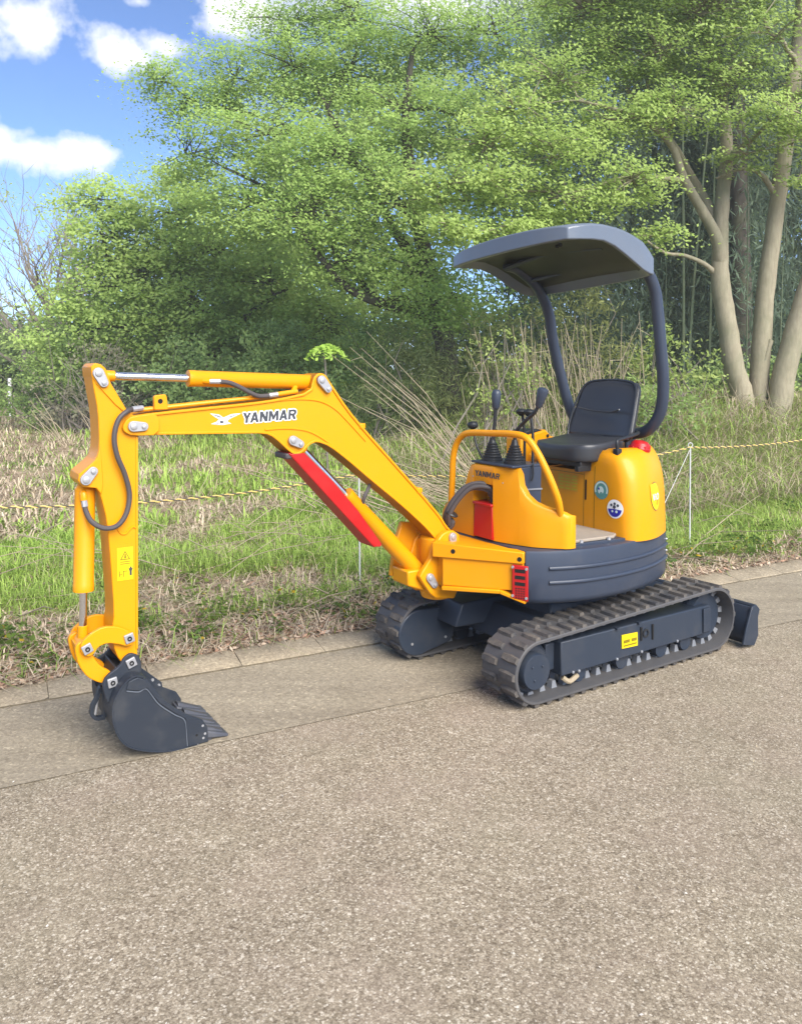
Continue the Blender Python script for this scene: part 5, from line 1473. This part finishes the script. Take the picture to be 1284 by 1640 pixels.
# hose port on the arm cylinder
b = B(); b.tube([(-1.275,.652,1.452), (-1.235,.618,1.447)], .013, 12); b.build('port', 'yellow', AC)
B().tube([(-1.24,.618,1.447), (-1.195,.612,1.446)], .0105, 8).build('fitting', 'steel', AC)
b = B(); b.tube([(-.94,.62,1.388), (-.84,.62,1.400)], .010, 10); b.tube([(-.86,.62,1.395), (-.83,.65,1.43)], .012, 10); b.build('port', 'yellow', AC)
B().tube([(-.975,.617,1.384), (-.935,.617,1.388)], .011, 8).build('fitting', 'steel', AC)
B().tube(catmull([(-1.2,.612,1.446),(-1.156,.612,1.441),(-1.11,.612,1.422),(-1.06,.612,1.396),(-1.02,.615,1.382),(-.97,.617,1.384)], 5), .0098, 10).build('hydraulic_hose', 'hose', EX)
# hose to the bucket cylinder
H1 = [(-1.555,.60,1.342),(-1.584,.570,1.336),(-1.619,.562,1.305),(-1.636,.560,1.24),(-1.626,.560,1.168),(-1.598,.562,1.095),(-1.581,.564,1.015),(-1.594,.562,.944),(-1.629,.560,.900),(-1.675,.568,.894),(-1.714,.590,.918),(-1.732,.607,.960),(-1.736,.614,.995)]
hs = B().tube(catmull(H1, 6), .0098, 10).build('hydraulic_hose', 'hose', EX)
B().tube([(-1.515,.612,1.345), (-1.560,.594,1.341)], .0115, 8).build('fitting', 'steel', hs)
B().tube([(-1.734,.611,.975), (-1.737,.617,1.005)], .0115, 8).build('fitting', 'steel', hs)
b = B(); b.tube(catmull([(-1.737,.617,1.0), (-1.738,.620,1.022), (-1.735,.64,1.028)], 3), .014, 10); b.build('port', 'yellow', BC)
# small hose under the boom
B().tube(catmull([(-.455,.64,.955), (-.475,.63,.93), (-.495,.625,.90), (-.498,.635,.872)], 5), .009, 8).build('hydraulic_hose', 'hose', EX)

# ---- bucket linkage
L1P = [(-1.566,.445),(-1.580,.478),(-1.627,.508),(-1.684,.518),(-1.730,.499),(-1.764,.470),(-1.767,.435),(-1.742,.411),(-1.720,.417),(-1.702,.444),(-1.668,.452),(-1.622,.437),(-1.599,.425),(-1.575,.427)]
L2P = [(-1.775,.462),(-1.783,.440),(-1.770,.378),(-1.740,.327),(-1.695,.295),(-1.665,.290),(-1.645,.305),(-1.651,.330),(-1.689,.358),(-1.711,.390),(-1.722,.423),(-1.727,.455),(-1.750,.472)]
b = B(); b.prism(rpoly(L1P), .566, .582); b.prism(rpoly(L1P), .742, .758); LK = b.build('side_link', 'yellow', EX, .003)
b = B(); b.prism(rpoly(L2P), .586, .612); b.prism(rpoly(L2P), .708, .734); b.prism([(-1.775,.45),(-1.76,.38),(-1.735,.34),(-1.715,.36),(-1.74,.40),(-1.75,.45)], .612, .708); b.build('bucket_link', 'yellow', EX, .004)

# ---- bucket
LIFT = .016
BK_OUT = [(-1.540,.292),(-1.578,.314),(-1.615,.305),(-1.653,.262),(-1.672,.200),(-1.664,.132),(-1.636,.072),(-1.585,.032),(-1.490,-.002),(-1.392,-.013),(-1.302,-.011)]
BK_FR = [(-1.305,.048),(-1.325,.083),(-1.401,.127),(-1.474,.194),(-1.510,.245)]
out = [(p.x, p.y+LIFT) for p in catmull([(u, z, 0) for u, z in BK_OUT], 4)]
fr_ = [(u, z+LIFT) for u, z in BK_FR]
b = B()
for v0, v1 in ((.490, .500), (.820, .830)): b.prism(out+fr_, v0, v1)
BU = b.build('bucket', 'bucketgrey', EX, .003)
b = B(); rings = []
cx_, cz_ = -1.46, .16
inner = []
for i, (u, z) in enumerate(out):
    d = Vector((cx_-u, cz_-z)).normalized(); inner.append((u+d.x*.010, z+d.y*.010))
V = []; F = []
n = len(out)
for v in (.500, .820):
    for u, z in out: V.append((u, v, z))
    for u, z in inner: V.append((u, v, z))
for i in range(n-1):
    F.append((i, i+1, 2*n+i+1, 2*n+i)); F.append((n+i, 3*n+i, 3*n+i+1, n+i+1))
F += [(0, 2*n, 3*n, n), (n-1, 2*n-1, 4*n-1, 3*n-1)]
b.add(V, F); b.build('bucket_shell', 'bucketgrey', BU, smooth=60)
# wear strip on the side, weld beads
side = [(-1.615,.262),(-1.55,.255),(-1.505,.205),(-1.44,.150),(-1.385,.115),(-1.385,.02),(-1.395,-.010),(-1.305,-.008),(-1.307,.048),(-1.325,.081),(-1.401,.125),(-1.474,.192),(-1.54,.288),(-1.578,.311),(-1.612,.302)]
side = [(-1.385,-.009),(-1.304,-.008),(-1.307,.048),(-1.327,.081),(-1.401,.124),(-1.474,.191),(-1.541,.288),(-1.578,.310),(-1.612,.300),(-1.622,.272),(-1.575,.258),(-1.545,.262),(-1.50,.195),(-1.44,.140),(-1.395,.105)]
b = B(); b.prism([(u, z+LIFT) for u, z in side], .4835, .4895); sw = b.build('side_cutter', 'bucketgrey', BU, .002)
b = B(); b.tube(catmull([(u, .488, z+LIFT) for u, z in ((-1.62,.265),(-1.575,.252),(-1.545,.256),(-1.50,.188),(-1.44,.133),(-1.398,.098),(-1.39,.02),(-1.388,-.006))], 5), .0026, 6); b.build('weld_bead', 'weld', BU)
b = B(); b.tube([(u, .4885, z) for u, z in out[2:-2]], .0035, 6); b.build('weld_bead', 'bucketgrey', BU)
for u, z in ((-1.352, .030), (-1.327, .062), (-1.318, .028), (-1.325, .012)):
    MB(OFF).lathe((u, .4838, z+LIFT), (0, -1, 0), [(-.004, .005), (.001, .005)], 8).build('bolt_hole', 'dark' if u < -1.34 else 'steel', sw)
# far side cutter with bolts shows over the lip
b = B(); b.prism([(u, z+LIFT) for u, z in ((-1.51,.235),(-1.47,.215),(-1.385,.135),(-1.38,.105),(-1.41,.115),(-1.474,.18))], .8302, .838); fs = b.build('side_cutter', 'bucketgrey', BU, .002)
for u, z in ((-1.425,.155), (-1.398,.126)):
    MB(OFF).lathe((u, .8300, z+LIFT), (0, -1, 0), [(0, .007), (.006, .006)], 8).build('bolt', 'steel', fs)
# cutting edge and teeth
b = B(); b.hexa([(-1.335,.500,.004), (-1.283,.500,.003), (-1.283,.820,.003), (-1.335,.820,.004), (-1.335,.500,.024), (-1.287,.500,.020), (-1.287,.820,.020), (-1.335,.820,.024)]); b.build('cutting_edge', 'tooth', BU, .002)
for k in range(4):
    v0 = .488+.0866*k; v1 = v0+.084
    b = B(); b.hexa([(-1.345, v0+.002, .024), (-1.218, v0+.004, .002), (-1.218, v1-.004, .002), (-1.345, v1-.002, .024),
                     (-1.345, v0+.008, .062), (-1.214, v0+.006, .014), (-1.214, v1-.006, .014), (-1.345, v1-.008, .062)])
    t_ = b.build('tooth', 'tooth', BU, .006, 3)
    b = B(); b.hexa([(-1.335, v0+.018, .056), (-1.228, v0+.022, .016), (-1.228, v1-.022, .016), (-1.335, v1-.018, .056), (-1.335, v0+.026, .072), (-1.236, v0+.030, .026), (-1.236, v1-.030, .026), (-1.335, v1-.026, .072)]); b.build('tooth_rib', 'tooth', t_, .003)
# ears
EAR = [(-1.627,.358),(-1.612,.388),(-1.586,.401),(-1.556,.386),(-1.545,.353),(-1.548,.300),(-1.575,.292),(-1.605,.290),(-1.640,.268),(-1.672,.215),(-1.684,.255),(-1.693,.299),(-1.680,.329)]
for v0 in (.552, .742):
    b = B(); b.prism(rpoly(EAR), v0, v0+.016); b.build('ear', 'bucketgrey', BU, .003)
b = B(); b.tube([(-1.592,.545,.295), (-1.592,.775,.295)], .022, 14); b.build('ear_brace', 'bucketgrey', BU)
b = B(); b.prism([(-1.640,.352),(-1.600,.330),(-1.600,.300),(-1.660,.285)], .575, .735); b.build('ear_plate', 'black', BU, .004)
# lifting hook at the back of the bucket
HK = [(-1.684,.263),(-1.664,.252),(-1.655,.128),(-1.698,.128),(-1.722,.155),(-1.716,.190),(-1.700,.215)]
b = B(); b.ribbon(rpoly(HK), .013, .638, .664); hk = b.build('lifting_eye', 'bucketgrey', BU, .004)
b = B(); b.tube([(-1.70,.651,.150), (-1.685,.651,.235)], .006, 8); b.build('hook_latch', 'steel', hk)
# square pin retainers
def square(u, z, v, parent, a=.4, s=.018):
    c, n_ = math.cos(a)*s, math.sin(a)*s
    b = B(); b.prism([(u+c-n_, z+c+n_), (u-c-n_, z+c-n_), (u-c+n_, z-c-n_), (u+c+n_, z-c+n_)], v-.008, v+.002); o = b.build('pin_square', 'steel', parent, .0025)
    MB(OFF).lathe((u, v-.0075, z), (0, -1, 0), [(0, .009), (.006, .0085), (.006, .005), (.0, .005)], 12).build('pin_end', 'dark', o)
square(-1.743,.444, .566, LK); square(-1.588,.456, .566, LK, .25)
square(-1.585,.364, .552, BU, .35); square(-1.656,.302, .552, BU, .15)
b = B(); 
for u, z in ((-1.742,.442), (-1.587,.455), (-1.584,.362), (-1.655,.300)): b.cyl((u, .560, z), (u, .764, z), .013, 14)
b.build('pin', 'steel', LK)

# ------------------------------------------------------------------ lettering and pictograms
def text_mesh(s, shear=0., offset=0., spacing=1.12):
    cu = bpy.data.curves.new('lettering', 'FONT'); cu.body = s; cu.shear = shear; cu.offset = offset; cu.space_character = spacing
    cu.resolution_u = 4
    o = bpy.data.objects.new('lettering', cu); COL.objects.link(o)
    dg = bpy.context.evaluated_depsgraph_get(); dg.update()
    me = bpy.data.meshes.new_from_object(o.evaluated_get(dg))
    bpy.data.objects.remove(o, do_unlink=True); bpy.data.curves.remove(cu)
    V = np.array([v.co[:2] for v in me.vertices]); F = [tuple(p.vertices) for p in me.polygons]
    bpy.data.meshes.remove(me)
    return V, F
def lettering(s, origin, ax, up, width, hgt, mat, parent, off, shear=0., offset=0., pad=(0, 0), ref=None, name='lettering', drape=None, label=None, bold=None):
    V, F = text_mesh(s, shear, offset)
    if ref is None: lo, hi = V.min(0), V.max(0)
    else: lo, hi = ref
    S = (V-lo)/(hi-lo)
    o = Vector(origin); ax = Vector(ax); up = Vector(up); n = ax.cross(up)
    if bold is None: bold = [(0, 0)]
    b = B()
    for k, (bx, bz) in enumerate(bold):
        pts = [o+ax*(float(p[0])*width+bx)+up*(float(p[1])*hgt+bz)+n*(off+.00025*k) for p in S]
        if drape is not None: pts = on_hood(pts, drape[0], drape[1])
        b.add(pts, F)
    me = b.mesh(name, mat, 0, fix=False)
    ob = link(name, me, parent)
    if label: ob['label'] = label
    return ob, (lo, hi)
AX = Vector((.257, 0, .010)).normalized(); UPB = Vector((-.02, 0, 1)).normalized()
GL = {'Y': [[(0,1),(.33,1),(.5,.68),(.67,1),(1,1),(.65,.42),(.65,0),(.35,0),(.35,.42)]],
      'A': [[(0,0),(.30,0),(.36,.19),(.43,.40),(.5,.64),(.5,1),(.34,1)], [(.70,0),(1,0),(.66,1),(.5,1),(.5,.64),(.57,.40),(.64,.19)], [(.36,.19),(.64,.19),(.57,.40),(.43,.40)]],
      'N': [[(0,0),(0,1),(.32,1),(.70,.48),(.70,1),(1,1),(1,0),(.68,0),(.30,.52),(.30,0)]],
      'M': [[(0,0),(0,1),(.28,1),(.5,.52),(.72,1),(1,1),(1,0),(.76,0),(.76,.56),(.58,.12),(.42,.12),(.24,.56),(.24,0)]],
      'R': [[(0,0),(.29,0),(.29,1),(0,1)], [(.29,1),(.70,1),(.90,.93),(1,.80),(1,.62),(.92,.48),(.78,.42),(.62,.60),(.68,.64),(.70,.70),(.68,.76),(.60,.79),(.29,.79)], [(.29,.60),(.62,.60),(.78,.42),(1,0),(.66,0),(.46,.38),(.29,.38)]]}
def block_letters(s, origin, ax, up, width, hgt, mat, parent, off, name='lettering', copies=((0, 0),), shear=.10):
    """heavy upright lettering laid out from polygons"""
    o = Vector(origin); ax = Vector(ax); up = Vector(up); n = ax.cross(up)
    wd = {'M': 1.22, 'A': 1.06}; gap = .10; tot = sum(wd.get(c, 1.) for c in s)+gap*(len(s)-1)-.20
    b = B()
    for k, (cx, cz) in enumerate(copies):
        x = 0.
        for c in s:
            w = wd.get(c, 1.)
            for poly in GL[c]:
                b.add([o+ax*((x+p[0]*w)/tot*width+cx+shear*p[1]*hgt)+up*(p[1]*hgt+cz)+n*(off+.00022*k) for p in poly], [tuple(range(len(poly)))])
            x += w+(gap if c != 'Y' else -.10)
    return link(name, b.mesh(name, mat, 0, fix=False), parent)
ring = [(.0048*math.cos(a), .0048*math.sin(a)) for a in np.linspace(0, 2*math.pi, 13)[:-1]]
block_letters('YANMAR', (-1.103, .6050, 1.270), AX, UPB, .248, .043, 'white', BM, .0006, 'lettering_outline', ring)
block_letters('YANMAR', (-1.103, .6050, 1.270), AX, UPB, .248, .043, 'print', BM, .0040)
block_letters('YANMAR', (.0995, .548, .968), (0, -1, 0), (0, 0, 1), .188, .028, 'print', CW, .0008)
for vv_, zz_ in ((.562, .963), (.335, .955)):
    MB(OFF).lathe((.0995, vv_, zz_), (-1, 0, 0), [(0, .004), (.002, .004)], 8).build('screw', 'steel', CW)
# flying bird emblem beside the boom lettering
bird = [[(-1.243,1.316),(-1.205,1.310),(-1.185,1.296),(-1.176,1.300),(-1.150,1.310),(-1.118,1.312),(-1.108,1.311),(-1.150,1.294),(-1.168,1.284),(-1.166,1.278),(-1.150,1.270),(-1.170,1.268),(-1.190,1.266),(-1.215,1.268),(-1.240,1.272),(-1.215,1.280),(-1.205,1.290),(-1.225,1.302)]]
b = B(); b.add([(u, .6042, z) for u, z in bird[0]], [tuple(range(len(bird[0])))]); be = link('bird_emblem', b.mesh('bird_emblem', 'white', 0), BM)
for poly in ([(-1.235,1.313),(-1.205,1.306),(-1.190,1.296),(-1.205,1.297),(-1.222,1.305)], [(-1.172,1.297),(-1.150,1.304),(-1.120,1.309),(-1.150,1.298)], [(-1.232,1.2725),(-1.210,1.2745),(-1.195,1.2705),(-1.213,1.2695)], [(-1.180,1.270),(-1.165,1.273),(-1.158,1.270)]):
    b = B(); b.add([(u, .6034, z) for u, z in poly], [tuple(range(len(poly)))]); link('feather', b.mesh('feather', 'worn', 0), be)
b = B(); b.add([(u, .6034, z) for u, z in [(-1.200,1.284),(-1.188,1.283),(-1.183,1.277),(-1.192,1.272),(-1.201,1.276)]], [(0, 1, 2, 3, 4)]); link('bird_head', b.mesh('bird_head', 'print', 0), be)
# warning sticker on the arm
b = B(); b.box((-1.624, .5900, .678), (-1.563, .5915, .806)); ws = b.build('warning_sticker', 'stickeryellow', AR, label='yellow warning sticker with triangle and figure')
def flat(poly, mat, parent, v, name): 
    b = B(); b.add([(u, v, z) for u, z in poly], [tuple(range(len(poly)))]); return link(name, b.mesh(name, mat, 0), parent)
c0 = (-1.5935, .774)
flat([(c0[0]-.020, c0[1]-.016), (c0[0]+.020, c0[1]-.016), (c0[0], c0[1]+.020)], 'olive', ws, .5894, 'triangle')
flat([(c0[0]-.014, c0[1]-.0125), (c0[0]+.014, c0[1]-.0125), (c0[0], c0[1]+.0128)], 'stickeryellow', ws, .5888, 'triangle')
flat([(c0[0]-.004, c0[1]-.010), (c0[0]+.004, c0[1]-.010), (c0[0]+.002, c0[1]+.007), (c0[0]-.002, c0[1]+.007)], 'olive', ws, .5882, 'mark')
for z in (.749, .741): flat([(-1.612, z), (-1.575, z), (-1.575, z+.003), (-1.612, z+.003)], 'olive', ws, .5893, 'printed_line')
flat([(-1.577,.695),(-1.569,.695),(-1.569,.712),(-1.565,.722),(-1.566,.724),(-1.570,.722),(-1.570,.729),(-1.576,.729),(-1.576,.722),(-1.580,.724),(-1.581,.722),(-1.577,.712)], 'print', ws, .5893, 'figure')
for u0, u1, z in ((-1.600, -1.585, .712), (-1.615, -1.605, .700)): flat([(u0, z), (u1, z), (u1, z+.003), (u0, z+.003)], 'olive', ws, .5893, 'mark')
for u0 in (-1.617, -1.602): flat([(u0, .692), (u0+.003, .692), (u0+.003, .716), (u0, .716)], 'olive', ws, .5893, 'mark')
# white lettering of the oval model badge
lettering('ViO', tuple(cb-SR*.036+Vector((0, 0, -.018))), tuple(SR), (0, 0, 1), .070, .032, 'white', ob, 0, shear=.2, drape=(SD, .0052), bold=[(0, 0), (.0015, 0), (-.0015, 0), (0, .001)])
lettering('ViO', tuple(cb-SR*.034+Vector((0, 0, -.020))), tuple(SR), (0, 0, 1), .070, .032, 'print', ob, 0, shear=.2, drape=(SD, .0043), bold=[(0, 0), (.002, 0), (.0, -.002)], name='lettering_shadow')

# ------------------------------------------------------------------ thin spring haze in the air
HZ = .0032
hb_ = MB().box((-420, -420, -1.2), (420, 420, 13.5)).mesh('haze', None, 0)
hm, hnt = new_mat('thin_haze')
ho = hnt.nodes.new('ShaderNodeOutputMaterial'); hv = hnt.nodes.new('ShaderNodeVolumePrincipled')
hv.inputs['Color'].default_value = (1, .985, .95, 1); hv.inputs['Density'].default_value = HZ; hv.inputs['Anisotropy'].default_value = .2
hnt.links.new(hv.outputs[0], ho.inputs['Volume']); hb_.materials.append(hm); hm.cycles.homogeneous_volume = True
tag(link('haze', hb_), kind='stuff')
